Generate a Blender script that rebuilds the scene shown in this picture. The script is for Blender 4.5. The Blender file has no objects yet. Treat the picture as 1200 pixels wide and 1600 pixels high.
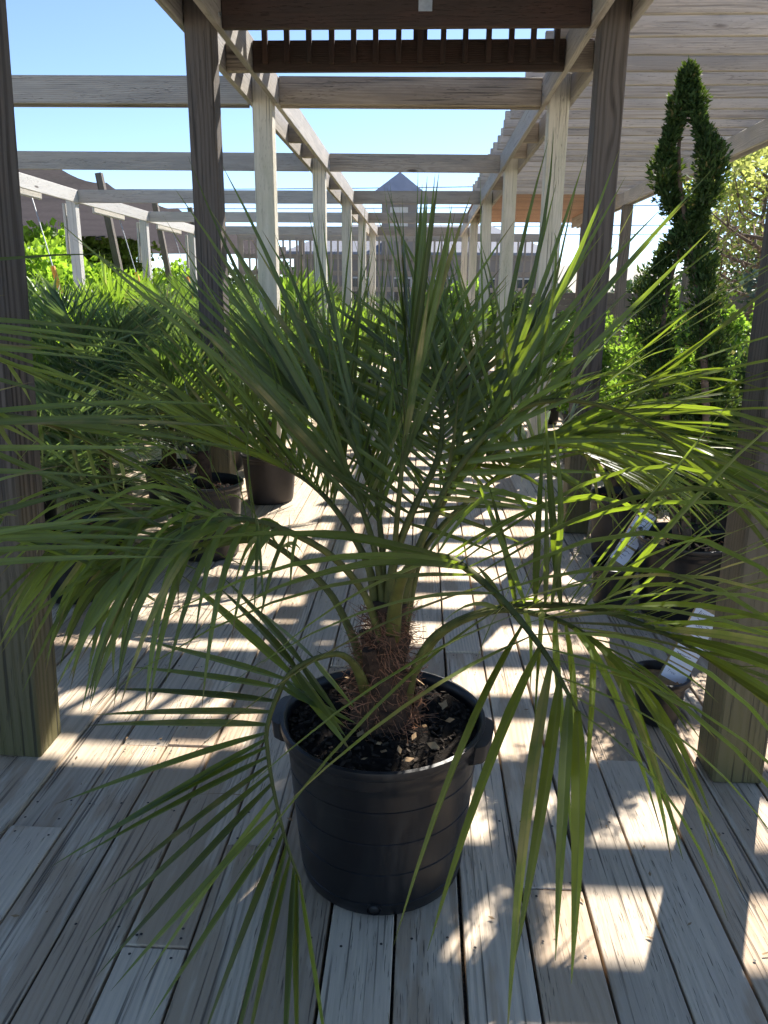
import bpy, bmesh, math, random
from mathutils import Vector, Matrix, Euler

# ------------------------------------------------------------------ camera, sky, sun, exposure
scn = bpy.context.scene
COL = scn.collection
cam_d = bpy.data.cameras.new('camera'); cam = bpy.data.objects.new('camera', cam_d); COL.objects.link(cam)
scn.camera = cam
scn.render.resolution_x, scn.render.resolution_y = 768, 1024
cam_d.sensor_fit = 'VERTICAL'; cam_d.sensor_height = 24.0; cam_d.lens = 24.0 * 1200 / 1600
cam_d.clip_start = 0.02; cam_d.clip_end = 1000
def set_camera():
    fw = Vector((61, 338, -1200)).normalized()            # world +Y seen from the camera
    a = math.radians(1.25)
    up0 = Vector((math.sin(a), math.cos(a), 0))
    up = (up0 - fw * up0.dot(fw)).normalized()
    xx = fw.cross(up)
    m = Matrix((xx, fw, up))                              # rows: world axes in camera space = camera-to-world
    cam.matrix_world = Matrix.Translation((0, 0, 1.34)) @ m.to_4x4()
set_camera()

SUN_AZ, SUN_EL = math.radians(25), math.radians(42)       # azimuth to the right of +Y
world = bpy.data.worlds.new('World'); scn.world = world; world.use_nodes = True
wn = world.node_tree.nodes; wl = world.node_tree.links
for n in list(wn): wn.remove(n)
sky = wn.new('ShaderNodeTexSky'); sky.sky_type = 'NISHITA'; sky.sun_disc = False
sky.sun_elevation = SUN_EL; sky.sun_rotation = SUN_AZ
sky.air_density = 0.65; sky.dust_density = 0.15; sky.ozone_density = 2.6
bg = wn.new('ShaderNodeBackground'); bg.inputs['Strength'].default_value = 0.092
wo = wn.new('ShaderNodeOutputWorld')
wl.new(sky.outputs[0], bg.inputs[0]); wl.new(bg.outputs[0], wo.inputs[0])
sun_d = bpy.data.lights.new('sun', 'SUN'); sun_d.energy = 4.5; sun_d.angle = math.radians(0.53); sun_d.color = (1.0, 0.94, 0.85)
sun = bpy.data.objects.new('sun', sun_d); COL.objects.link(sun)
sd = Vector((math.sin(SUN_AZ) * math.cos(SUN_EL), math.cos(SUN_AZ) * math.cos(SUN_EL), math.sin(SUN_EL)))
sun.rotation_euler = sd.to_track_quat('Z', 'Y').to_euler(); sun.location = sd * 30
scn.view_settings.view_transform = 'Standard'; scn.view_settings.look = 'None'
scn.view_settings.exposure = 1.4; scn.view_settings.gamma = 1.0
scn.cycles.use_denoising = True
scn.cycles.max_bounces = 6; scn.cycles.diffuse_bounces = 4; scn.cycles.glossy_bounces = 2; scn.cycles.transmission_bounces = 3; scn.cycles.transparent_max_bounces = 4
scn.cycles.use_adaptive_sampling = True; scn.cycles.adaptive_threshold = 0.03

# ------------------------------------------------------------------ helpers
R = random.Random(7)
def tag(o, label=None, cat=None, group=None, kind=None):
    if label: o['label'] = label
    if cat: o['category'] = cat
    if group: o['group'] = group
    if kind: o['kind'] = kind
    return o
def link(o, parent=None):
    COL.objects.link(o)
    if parent is not None: o.parent = parent
    return o
def empty(name, loc=(0, 0, 0), rz=0.0):
    o = bpy.data.objects.new(name, None); o.empty_display_size = 0.1
    o.location = loc; o.rotation_euler = (0, 0, rz); COL.objects.link(o); return o
def mesh_obj(name, vs, fs, mat, parent=None, smooth=False):
    me = bpy.data.meshes.new(name); me.from_pydata([tuple(v) for v in vs], [], fs)
    if mat: me.materials.append(mat)
    if smooth:
        for p in me.polygons: p.use_smooth = True
    me.update()
    return link(bpy.data.objects.new(name, me), parent)
class MB:
    """collects verts and faces for one mesh"""
    def __init__(s): s.v = []; s.f = []
    def add(s, vs, fs):
        n = len(s.v); s.v += [Vector(v) for v in vs]; s.f += [tuple(i + n for i in f) for f in fs]
    def box(s, c, d, rot=None):
        x, y, z = d[0] / 2, d[1] / 2, d[2] / 2
        vs = [Vector((i, j, k)) for i in (-x, x) for j in (-y, y) for k in (-z, z)]
        if rot is not None: vs = [rot @ v for v in vs]
        s.add([v + Vector(c) for v in vs], [(0,1,3,2),(4,6,7,5),(0,4,5,1),(2,3,7,6),(0,2,6,4),(1,5,7,3)])
    def tube(s, pts, rad, n=8, flat=1.0, caps=True):
        pts = [Vector(p) for p in pts]; k = len(pts); rings = []
        ref = Vector((0, 0, 1))
        t0 = (pts[1] - pts[0]).normalized()
        if abs(t0.z) > .9: ref = Vector((1, 0, 0))
        nrm = (ref - t0 * ref.dot(t0)).normalized()
        vs = []
        for i in range(k):
            t = (pts[min(i + 1, k - 1)] - pts[max(i - 1, 0)]).normalized()
            nrm = (nrm - t * nrm.dot(t)).normalized(); b = t.cross(nrm)
            r = rad[i] if isinstance(rad, (list, tuple)) else rad
            for j in range(n):
                a = 2 * math.pi * j / n
                vs.append(pts[i] + (nrm * math.cos(a) * flat + b * math.sin(a)) * r)
        fs = [(i*n+j, i*n+(j+1)%n, (i+1)*n+(j+1)%n, (i+1)*n+j) for i in range(k-1) for j in range(n)]
        if caps: fs += [tuple(range(n-1, -1, -1)), tuple(range((k-1)*n, k*n))]
        s.add(vs, fs)
    def lathe(s, prof, n=40, c=(0, 0, 0), wob=0.0):
        vs = []; m = len(prof)
        for i in range(n):
            a = 2 * math.pi * i / n
            for (r, z) in prof:
                rr = r * (1 + wob * math.sin(3 * a + 1))
                vs.append((c[0] + rr * math.cos(a), c[1] + rr * math.sin(a), c[2] + z))
        fs = [(i*m+j, ((i+1)%n)*m+j, ((i+1)%n)*m+j+1, i*m+j+1) for i in range(n) for j in range(m-1)]
        s.add(vs, fs)
    def build(s, name, mat, parent=None, smooth=False): return mesh_obj(name, s.v, s.f, mat, parent, smooth)
_bm_cache = {}
def board_mesh(L, W, T, mat, bev=0.004, name='board'):
    """bevelled board, length on local X, width on Y, thickness on Z, centred"""
    key = (round(L, 3), round(W, 3), round(T, 3), mat.name, bev)
    if key in _bm_cache: return _bm_cache[key]
    bm = bmesh.new(); bmesh.ops.create_cube(bm, size=1.0)
    bmesh.ops.scale(bm, vec=(L, W, T), verts=bm.verts)
    bmesh.ops.bevel(bm, geom=list(bm.edges), offset=bev, segments=1, affect='EDGES')
    me = bpy.data.meshes.new(name); bm.to_mesh(me); bm.free(); me.materials.append(mat)
    _bm_cache[key] = me; return me
def board(name, a, b, W, T, mat, parent, up=(0, 0, 1), bev=0.004):
    """board from a to b; T is its size along `up`, W across"""
    a, b = Vector(a), Vector(b); d = b - a; L = d.length; x = d.normalized()
    u = Vector(up); z = (u - x * u.dot(x)).normalized(); y = z.cross(x)
    o = bpy.data.objects.new(name, board_mesh(L, W, T, mat, bev, name))
    m = Matrix((x, y, z)).transposed().to_4x4(); m.translation = (a + b) / 2
    link(o, parent); o.matrix_basis = m if parent is None else Matrix.Translation(-parent.location) @ m
    return o
def copy_tree(o, parent=None):
    c = o.copy(); COL.objects.link(c); c.parent = parent
    for ch in list(o.children): copy_tree(ch, c)
    return c
def catmull(pts, n):
    pts = [Vector(p) for p in pts]
    P = [pts[0] * 2 - pts[1]] + pts + [pts[-1] * 2 - pts[-2]]
    out = []
    for i in range(n + 1):
        u = i / n * (len(pts) - 1); k = min(int(u), len(pts) - 2); t = u - k
        p0, p1, p2, p3 = P[k:k + 4]
        out.append(0.5 * ((2*p1) + (p2-p0)*t + (2*p0-5*p1+4*p2-p3)*t*t + (3*p1-p0-3*p2+p3)*t*t*t))
    return out

# ------------------------------------------------------------------ materials
class NT:
    def __init__(s, name):
        s.m = bpy.data.materials.new(name); s.m.use_nodes = True; s.t = s.m.node_tree; s.n = s.t.nodes
        for n in list(s.n): s.n.remove(n)
        s.out = s.n.new('ShaderNodeOutputMaterial')
    def new(s, t, **kw):
        n = s.n.new('ShaderNode' + t)
        for k, v in kw.items(): setattr(n, k, v)
        return n
    def put(s, sock, v):
        if v is None: return
        if hasattr(v, 'is_output') or isinstance(v, bpy.types.NodeSocket): s.t.links.new(v, sock)
        else: sock.default_value = v
    def math(s, op, a, b=None, c=None, clamp=False):
        n = s.new('Math', operation=op, use_clamp=clamp)
        for i, v in enumerate((a, b, c)): s.put(n.inputs[i], v)
        return n.outputs[0]
    def vmath(s, op, a, b=None):
        n = s.new('VectorMath', operation=op); s.put(n.inputs[0], a)
        if b is not None: s.put(n.inputs[3] if op == 'SCALE' else n.inputs[1], b)
        return n.outputs[0]
    def mix(s, f, a, b, mode='MIX'):
        n = s.new('Mix', data_type='RGBA', blend_type=mode); n.clamp_factor = True
        s.put(n.inputs[0], f); s.put(n.inputs[6], a); s.put(n.inputs[7], b)
        return n.outputs[2]
    def noise(s, vec, scale, detail=3.0, rough=0.5, dist=0.0):
        n = s.new('TexNoise'); s.put(n.inputs['Vector'], vec); n.inputs['Scale'].default_value = scale
        n.inputs['Detail'].default_value = detail; n.inputs['Roughness'].default_value = rough; n.inputs['Distortion'].default_value = dist
        return n.outputs[0]
    def ramp(s, f, lo, hi, a=0.0, b=1.0):
        n = s.new('MapRange'); n.clamp = True
        s.put(n.inputs[0], f); n.inputs[1].default_value = lo; n.inputs[2].default_value = hi
        n.inputs[3].default_value = a; n.inputs[4].default_value = b
        return n.outputs[0]
    def scalev(s, v, sc): return s.vmath('MULTIPLY', v, sc)
    def bump(s, h, strength=0.4, dist=0.003):
        n = s.new('Bump'); n.inputs['Strength'].default_value = strength; n.inputs['Distance'].default_value = dist
        s.put(n.inputs['Height'], h); return n.outputs[0]
    def principled(s, col, rough=0.7, normal=None, spec=0.4):
        n = s.new('BsdfPrincipled'); s.put(n.inputs['Base Color'], col); s.put(n.inputs['Roughness'], rough)
        n.inputs['Specular IOR Level'].default_value = spec
        if normal is not None: s.put(n.inputs['Normal'], normal)
        return n.outputs[0]
    def done(s, shader): s.t.links.new(shader, s.out.inputs[0]); return s.m
def rgb(r, g, b): return (r, g, b, 1.0)

def wood(name, light, dark, stain=None, stain_amt=0.5, ring=0.012, contrast=0.55, crack=0.6, green=0.0, var=0.35, warm=None, lowgreen=0.0):
    """weathered softwood; grain runs along local X, growth rings cut by the faces"""
    m = NT(name)
    tc = m.new('TexCoord').outputs['Object']; rnd = m.new('ObjectInfo').outputs['Random']
    r2 = m.math('FRACT', m.math('MULTIPLY', rnd, 17.31)); r3 = m.math('FRACT', m.math('MULTIPLY', rnd, 91.7))
    off = m.new('CombineXYZ'); m.put(off.inputs[0], m.math('MULTIPLY', rnd, 37.0)); m.put(off.inputs[1], m.math('MULTIPLY', r2, 0.6)); m.put(off.inputs[2], m.math('MULTIPLY', r3, 0.6))
    p = m.vmath('ADD', tc, off.outputs[0])
    # rings
    sp = m.new('SeparateXYZ'); m.put(sp.inputs[0], tc)
    wn_ = m.new('TexNoise'); m.put(wn_.inputs['Vector'], m.scalev(p, (0.55, 1.2, 1.2))); wn_.inputs['Scale'].default_value = 1.0; wn_.inputs['Detail'].default_value = 2.0
    wc = m.new('SeparateColor'); m.put(wc.inputs[0], wn_.outputs['Color'])
    yy = m.math('ADD', sp.outputs[1], m.math('ADD', m.math('MULTIPLY_ADD', r2, 0.20, -0.10), m.math('MULTIPLY_ADD', wc.outputs[0], 0.08, -0.04)))
    zz = m.math('ADD', sp.outputs[2], m.math('ADD', m.math('MULTIPLY_ADD', r3, 0.07, 0.03), m.math('MULTIPLY_ADD', wc.outputs[1], 0.12, -0.06)))
    rad = m.math('SQRT', m.math('ADD', m.math('MULTIPLY', yy, yy), m.math('MULTIPLY', zz, zz)))
    # knots
    vo = m.new('TexVoronoi'); m.put(vo.inputs['Vector'], m.scalev(p, (1.1, 4.5, 4.5))); vo.inputs['Scale'].default_value = 1.0
    kd = vo.outputs['Distance']
    kn = m.math('POWER', m.ramp(kd, 0.03, 0.34, 1.0, 0.0), 2.0)
    pn = m.new('TexNoise'); m.put(pn.inputs['Vector'], m.scalev(p, (1.6, 9.0, 9.0))); pn.inputs['Scale'].default_value = 1.0; pn.inputs['Detail'].default_value = 4.0; pn.inputs['Roughness'].default_value = 0.62
    patch = pn.outputs[0]; pc = m.new('SeparateColor'); m.put(pc.inputs[0], pn.outputs['Color'])
    pn0 = m.noise(m.scalev(p, (0.9, 16.0, 16.0)), 1.0, 1.0)
    fib2 = m.noise(m.scalev(p, (3.2, 130.0, 130.0)), 1.0, 5.0, 0.75)
    rr = m.math('ADD', rad, m.math('ADD', m.math('MULTIPLY', kn, 0.03), m.math('MULTIPLY', fib2, 0.0022)))
    ph = m.math('MULTIPLY_ADD', pn0, 3.5, m.math('MULTIPLY', rr, 2 * math.pi / ring))
    rings = m.math('MULTIPLY_ADD', m.math('SINE', ph), 0.5, 0.5)
    rings = m.math('MULTIPLY', m.ramp(rings, 0.30, 0.92), m.ramp(r3, 0.0, 1.0, 0.25, 1.1))
    rings = m.math('MULTIPLY', rings, m.ramp(pc.outputs[1], 0.35, 0.65, 0.35, 1.0))      # grain fades in and out
    g = m.math('ADD', m.math('MULTIPLY', rings, contrast), m.math('MULTIPLY', fib2, 0.75))
    g = m.ramp(g, 0.22, 1.0)
    col = m.mix(g, rgb(*light), rgb(*dark))
    if stain: col = m.mix(m.math('MULTIPLY', m.ramp(patch, 0.46, 0.56), stain_amt), col, rgb(*stain))
    if warm: col = m.mix(m.math('MULTIPLY', m.ramp(m.math('ADD', patch, m.math('MULTIPLY', r3, 0.35)), 0.66, 0.72), 0.75), col, rgb(*warm))
    if green:
        gn = pc.outputs[2]
        col = m.mix(m.math('MULTIPLY', m.ramp(gn, 0.5, 0.72), green), col, rgb(0.10, 0.115, 0.05))
    if lowgreen:      # algae growing up from the foot of a post
        ge = m.new('NewGeometry').outputs['Position']; gz = m.new('SeparateXYZ'); m.put(gz.inputs[0], ge)
        gn = pc.outputs[2]
        hgt = m.ramp(m.math('ADD', gz.outputs[2], m.math('MULTIPLY', gn, 0.5)), 0.2, 1.15, 1.0, 0.0)
        col = m.mix(m.math('MULTIPLY', hgt, lowgreen), col, rgb(0.15, 0.135, 0.05))
    # knots' dark hearts, cracks
    col = m.mix(m.ramp(kd, 0.045, 0.085, 0.85, 0.0), col, rgb(0.06, 0.04, 0.028))
    ck = m.noise(m.scalev(p, (1.5, 95.0, 95.0)), 1.0, 2.0, 0.5)
    ckm = m.math('MULTIPLY', m.ramp(m.math('ADD', ck, m.math('MULTIPLY_ADD', r2, 0.10, -0.04)), 0.30, 0.38, 1.0, 0.0), crack)
    fl = m.noise(m.scalev(p, (16.0, 300.0, 300.0)), 1.0, 2.0, 0.6)      # short dark checks and specks
    ckm = m.math('MAXIMUM', ckm, m.math('MULTIPLY', m.math('MULTIPLY', m.ramp(fl, 0.30, 0.37, 1.0, 0.0), m.ramp(pc.outputs[2], 0.42, 0.58)), 0.75))
    col = m.mix(ckm, col, rgb(0.028, 0.024, 0.02))
    tone = m.ramp(rnd, 0.0, 1.0, 1.0 - var, 1.0 + var * 0.5)
    col = m.mix(1.0, col, m.mix(0.0, m.math('MULTIPLY', tone, 1.0), rgb(1, 1, 1)), 'MULTIPLY')
    h = m.math('SUBTRACT', m.math('ADD', m.math('MULTIPLY', rings, -0.5), m.math('MULTIPLY', fib2, 0.6)), m.math('MULTIPLY', ckm, 2.0))
    return m.done(m.principled(col, m.ramp(g, 0, 1, 0.62, 0.85), m.bump(h, 0.8, 0.003), 0.35))

M = {}
M['deck'] = wood('deck_wood', (0.76, 0.62, 0.455), (0.27, 0.215, 0.16), (0.54, 0.435, 0.325), 0.55, 0.011, 0.5, 0.7, 0.0, 0.2, warm=(0.47, 0.335, 0.215))
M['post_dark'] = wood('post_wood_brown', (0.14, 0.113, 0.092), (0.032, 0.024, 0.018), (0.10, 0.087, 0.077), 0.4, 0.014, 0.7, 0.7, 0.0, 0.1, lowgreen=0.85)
M['post_pale'] = wood('post_wood_pale', (0.72, 0.67, 0.56), (0.50, 0.45, 0.36), (0.54, 0.52, 0.39), 0.5, 0.012, 0.3, 0.6, 0.15, 0.15)
M['beam'] = wood('beam_wood_grey', (0.44, 0.375, 0.295), (0.20, 0.16, 0.12), (0.26, 0.225, 0.185), 0.6, 0.012, 0.42, 0.6, 0.0, 0.25)
M['joist'] = wood('joist_wood_silver', (0.55, 0.505, 0.45), (0.29, 0.26, 0.225), (0.36, 0.335, 0.305), 0.55, 0.013, 0.45, 0.4, 0.0, 0.25)
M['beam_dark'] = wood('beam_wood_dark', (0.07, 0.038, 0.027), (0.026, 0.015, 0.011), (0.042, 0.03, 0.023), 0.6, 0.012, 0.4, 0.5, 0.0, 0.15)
M['ceiling'] = wood('ceiling_wood_red', (0.36, 0.215, 0.14), (0.24, 0.135, 0.085), None, 0, 0.012, 0.35, 0.2, 0.0, 0.2)
M['brown_wood'] = wood('old_brown_wood', (0.20, 0.17, 0.14), (0.09, 0.075, 0.06), None, 0, 0.013, 0.5, 0.6, 0.0, 0.2)
M['white_wood'] = wood('whitewashed_wood', (0.62, 0.60, 0.56), (0.42, 0.40, 0.37), None, 0, 0.013, 0.3, 0.4, 0.0, 0.15)
M['screen'] = wood('screen_wood_tan', (0.42, 0.345, 0.28), (0.26, 0.205, 0.165), None, 0, 0.013, 0.3, 0.3, 0.0, 0.2)
M['stake'] = wood('stake_wood_yellow', (0.42, 0.33, 0.16), (0.24, 0.17, 0.08), None, 0, 0.01, 0.5, 0.3, 0.0, 0.1)

def plain(name, col, rough=0.6, spec=0.4, nscale=6.0, namt=0.25, bump=0.0, bdist=0.004, metallic=0.0):
    m = NT(name); tc = m.new('TexCoord').outputs['Object']
    n = m.noise(tc, nscale, 5.0, 0.6)
    c2 = tuple(min(1, c * (1 + namt)) for c in col); c1 = tuple(c * (1 - namt) for c in col)
    c = m.mix(m.ramp(n, 0.3, 0.7), rgb(*c1), rgb(*c2))
    nb = m.bump(m.noise(tc, nscale * 6, 4.0, 0.6), bump, bdist) if bump else None
    sh = m.principled(c, m.ramp(n, 0.3, 0.7, max(0.05, rough - 0.08), min(1, rough + 0.08)), nb, spec)
    if metallic: sh.node.inputs['Metallic'].default_value = metallic
    return m.done(sh)
def leafmat(name, col, trans, rough=0.38, tmix=0.4, var=0.35, dry=0.06, drycol=(0.30, 0.24, 0.09), spec=0.5, tips=False):
    m = NT(name); ge = m.new('NewGeometry'); isl = ge.outputs['Random Per Island']; rnd = m.new('ObjectInfo').outputs['Random']
    k = m.math('FRACT', m.math('ADD', m.math('MULTIPLY', isl, 7.3), m.math('MULTIPLY', rnd, 3.7)))
    tone = m.ramp(k, 0, 1, 1 - var, 1 + var)
    n = m.noise(m.new('TexCoord').outputs['Object'], 14.0, 4.0, 0.6)
    tone = m.math('MULTIPLY', tone, m.ramp(n, 0.3, 0.7, 0.85, 1.15))
    drf = m.math('MULTIPLY', m.math('LESS_THAN', m.math('FRACT', m.math('MULTIPLY', k, 13.7)), dry), m.ramp(n, 0.4, 0.65))
    c = m.mix(drf, rgb(*col), rgb(*drycol)); t = m.mix(m.math('MULTIPLY', drf, 0.7), rgb(*trans), rgb(*drycol))
    c = m.mix(1.0, c, tone, 'MULTIPLY'); t = m.mix(1.0, t, tone, 'MULTIPLY')
    if tips:      # brown dry tips of uneven length, paler midrib
        at = m.new('Attribute', attribute_name='tip').outputs['Fac']; am = m.new('Attribute', attribute_name='midrib').outputs['Fac']
        c = m.mix(m.math('MULTIPLY', m.ramp(am, 0.72, 1.0), 0.45), c, rgb(0.20, 0.22, 0.085)); c = m.mix(m.math('MULTIPLY', m.ramp(am, 0.0, 0.14, 1.0, 0.0), 0.35), c, rgb(0.045, 0.06, 0.02))
        tf = m.math('MULTIPLY', m.ramp(m.math('ADD', at, m.math('MULTIPLY_ADD', k, 0.22, -0.16)), 0.9, 1.0), 0.9)
        c = m.mix(tf, c, rgb(0.17, 0.11, 0.05)); t = m.mix(tf, t, rgb(0.2, 0.12, 0.05)); t = m.mix(m.math('MULTIPLY', m.ramp(am, 0.72, 1.0), 0.5), t, rgb(0.12, 0.16, 0.02))
    p = m.principled(c, rough, None, spec)
    tr = m.new('BsdfTranslucent'); m.put(tr.inputs[0], t)
    mx = m.new('MixShader'); mx.inputs[0].default_value = tmix
    m.t.links.new(p, mx.inputs[1]); m.t.links.new(tr.outputs[0], mx.inputs[2])
    return m.done(mx.outputs[0])
M['frond'] = leafmat('palm_leaflet', (0.082, 0.108, 0.042), (0.32, 0.45, 0.02), 0.42, 0.36, 0.45, 0.08, spec=0.4, tips=True)
M['frond_bg'] = leafmat('palm_leaflet_background', (0.075, 0.11, 0.05), (0.25, 0.40, 0.04), 0.4, 0.42, 0.35, 0.1)
M['frond_blue'] = leafmat('palm_leaflet_bluish', (0.095, 0.13, 0.07), (0.25, 0.38, 0.07), 0.4, 0.35, 0.3, 0.05)
M['fan'] = leafmat('fan_palm_leaf', (0.07, 0.12, 0.03), (0.30, 0.48, 0.035), 0.38, 0.48, 0.3, 0.08)
M['juniper'] = leafmat('juniper_spray', (0.042, 0.078, 0.026), (0.14, 0.22, 0.02), 0.6, 0.25, 0.5, 0.04, spec=0.2)
M['shrub'] = leafmat('shrub_leaf', (0.08, 0.15, 0.03), (0.34, 0.55, 0.05), 0.45, 0.45, 0.4, 0.03)
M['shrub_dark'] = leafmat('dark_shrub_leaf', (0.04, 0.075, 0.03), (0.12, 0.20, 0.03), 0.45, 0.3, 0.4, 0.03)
M['lime'] = leafmat('lime_shrub_leaf', (0.14, 0.25, 0.03), (0.42, 0.68, 0.05), 0.5, 0.48, 0.3, 0.0)
M['yellow_tree'] = leafmat('spring_tree_leaf', (0.22, 0.25, 0.07), (0.55, 0.60, 0.15), 0.5, 0.5, 0.3, 0.0)
M['spruce'] = leafmat('blue_spruce_needle', (0.07, 0.10, 0.09), (0.10, 0.15, 0.10), 0.6, 0.2, 0.3, 0.0)
M['brush'] = leafmat('bare_brush', (0.20, 0.14, 0.10), (0.20, 0.15, 0.10), 0.7, 0.2, 0.4, 0.2)
M['grass'] = leafmat('grass_blade', (0.10, 0.17, 0.04), (0.35, 0.52, 0.08), 0.5, 0.4, 0.3, 0.05)
M['petiole'] = plain('palm_petiole', (0.105, 0.105, 0.028), 0.62, 0.2, 25, 0.35)
M['bark'] = plain('palm_trunk_fibre', (0.085, 0.052, 0.034), 0.9, 0.2, 40, 0.5, 0.9, 0.01)
M['fibre'] = leafmat('palm_fibre_hair', (0.24, 0.12, 0.07), (0.30, 0.15, 0.08), 0.8, 0.25, 0.5, 0.0, spec=0.2)
M['trunk'] = plain('tree_bark', (0.16, 0.115, 0.08), 0.9, 0.2, 18, 0.4, 0.8, 0.01)
def pot_plastic():
    m = NT('black_nursery_plastic'); tc = m.new('TexCoord').outputs['Object']
    n = m.noise(m.scalev(tc, (7.0, 7.0, 2.2)), 1.0, 6.0, 0.7); n2 = m.noise(m.scalev(tc, (40.0, 40.0, 9.0)), 1.0, 4.0, 0.7)
    d = m.math('MULTIPLY', m.ramp(n, 0.46, 0.72), m.ramp(n2, 0.35, 0.7))          # dried dust and water marks
    sc = m.ramp(m.noise(m.scalev(tc, (6.0, 6.0, 130.0)), 1.0, 3.0, 0.6), 0.66, 0.72)   # scuffs
    c = m.mix(m.math('MULTIPLY', d, 0.55), rgb(0.0075, 0.0075, 0.009), rgb(0.07, 0.062, 0.052)); c = m.mix(m.math('MULTIPLY', sc, 0.35), c, rgb(0.06, 0.06, 0.062))
    return m.done(m.principled(c, m.ramp(d, 0.0, 0.8, 0.33, 0.75), m.bump(n2, 0.06, 0.001), 0.45))
M['pot'] = pot_plastic()
M['pot_brown'] = plain('dusty_dark_plastic', (0.035, 0.029, 0.027), 0.5, 0.4, 9, 0.35, 0.05, 0.001)
M['soil'] = plain('potting_soil', (0.022, 0.017, 0.013), 0.95, 0.15, 60, 0.6, 1.0, 0.012)
M['chip'] = plain('bark_chip', (0.04, 0.03, 0.022), 0.9, 0.2, 90, 0.7)
M['chip_red'] = plain('red_bark_mulch', (0.26, 0.11, 0.065), 0.9, 0.2, 70, 0.7)
M['dead_leaf'] = plain('dead_leaf_bit', (0.32, 0.21, 0.11), 0.8, 0.2, 40, 0.3)
M['card'] = plain('sign_card_white', (0.74, 0.76, 0.84), 0.35, 0.5, 12, 0.05)
M['ink'] = plain('blue_ink', (0.03, 0.035, 0.13), 0.5)
M['nail'] = plain('rusted_nail', (0.035, 0.028, 0.025), 0.6, 0.4, 50, 0.4)
M['metal'] = plain('galvanised_steel', (0.42, 0.43, 0.44), 0.45, 0.5, 30, 0.2, metallic=0.8)
M['blue_roof'] = plain('blue_metal_roof', (0.13, 0.17, 0.25), 0.45, 0.5, 3, 0.12)
M['siding'] = plain('brown_siding', (0.24, 0.21, 0.19), 0.6, 0.3, 3, 0.08)
M['shingle'] = plain('tan_roof', (0.22, 0.23, 0.27), 0.85, 0.2, 8, 0.2)
M['shade'] = leafmat('grey_shade_cloth', (0.11, 0.10, 0.108), (0.11, 0.10, 0.108), 0.9, 0.4, 0.0, 0.0, spec=0.05)
M['orange'] = plain('orange_plastic', (0.80, 0.30, 0.03), 0.4, 0.4, 10, 0.08)
M['ground'] = plain('gravel_ground', (0.40, 0.37, 0.31), 0.95, 0.1, 1.1, 0.3, 0.8, 0.02)
M['black_hose'] = plain('black_rubber', (0.015, 0.015, 0.016), 0.5, 0.4)
M['glass'] = plain('dark_window_glass', (0.03, 0.035, 0.045), 0.1, 0.6)

# ================================================================== THE SETTING
# ground: one sheet to the horizon
def ground_sheet():
    n = 60; S = 260.0; vs = []; fs = []
    for i in range(n + 1):
        for j in range(n + 1):
            x = -S + 2 * S * i / n; y = -60 + (2 * S) * j / n
            d = max(0, math.hypot(x, y - 10) - 60)
            vs.append((x, y, -0.34 + 0.00012 * d * d * (0.6 + 0.4 * math.sin(x * 0.02))))
    fs = [(i*(n+1)+j, (i+1)*(n+1)+j, (i+1)*(n+1)+j+1, i*(n+1)+j+1) for i in range(n) for j in range(n)]
    return tag(mesh_obj('ground', vs, fs, M['ground'], None, True), kind='structure')
ground_sheet()

# deck: dark sub-frame with planks as children
DX0, DX1, DY0, DY1 = -5.85, 3.55, -0.5, 19.3
mb = MB(); mb.box(((DX0 + DX1) / 2, (DY0 + DY1) / 2, -0.19), (DX1 - DX0 - 0.06, DY1 - DY0 - 0.06, 0.29))
deck = tag(mb.build('deck', M['brown_wood']), kind='structure')
PITCH = 0.1455; PW = 0.1385; PT = 0.036
rd = random.Random(21)
nails = MB()
def nail(x, y):
    r = 0.0035; vs = [(x + r * math.cos(k * math.pi / 3), y + r * math.sin(k * math.pi / 3), 0.0022) for k in range(6)]
    nails.add(vs, [(0, 1, 2, 3, 4, 5)])
i0 = int(math.floor((DX0 - 0.115) / PITCH)) + 1; i1 = int(math.floor((DX1 - 0.115) / PITCH)) - 1
fixed = {1: [1.515, 4.9], -1: [3.3], -4: [1.62, 4.15], -8: [1.66], -7: [2.05], -6: [2.05, 3.2], 2: [2.86], 3: [2.05], 0: [2.75], -2: [1.7, 4.4], -3: [2.6], 4: [3.0], 5: [1.2, 4.0], -9: [1.15]}
for i in range(i0, i1 + 1):
    xc = 0.115 + PITCH * (i + 0.5)
    cuts = [DY0]
    cuts += [c for c in fixed.get(i, [])]
    y = cuts[-1]
    if i not in fixed: y += rd.choice((1.2, 1.8, 2.4, 3.0, 3.6)); cuts.append(y)
    while True:
        y = cuts[-1] + (rd.choice((3.0, 3.6, 4.2, 4.9)) if abs(xc) < 1.9 and cuts[-1] < 8 else rd.choice((4.9, 6.0, 7.2)))
        if y > DY1 - 1.0: break
        cuts.append(y)
    cuts.append(DY1)
    for a, b in zip(cuts[:-1], cuts[1:]):
        L = round(b - a - 0.0035, 3)
        o = bpy.data.objects.new('plank', board_mesh(L, PW, PT, M['deck'], 0.0018, 'plank')); link(o, deck)
        fl = rd.random() < 0.5
        o.location = (xc + rd.uniform(-.0012, .0012), (a + b) / 2, -PT / 2 - 0.0005 + rd.uniform(-.0015, .0008))
        o.rotation_euler = (0, rd.uniform(-.004, .004), math.pi / 2 * (1 if fl else -1) + rd.uniform(-.0006, .0006))
        if abs(xc) < 2.0:
            for yy in (a + 0.025, b - 0.03):
                if yy < 6:
                    for s in (-1, 1): nail(xc + s * 0.045 + rd.uniform(-.006, .006), yy + rd.uniform(-.006, .006))
    if abs(xc) < 2.0:
        for k in range(12):
            yy = 0.93 + 0.41 * k
            if rd.random() < 0.85:
                for s in (-1, 1): nail(xc + s * 0.042 + rd.uniform(-.008, .008), yy + rd.uniform(-.02, .02))
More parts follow.
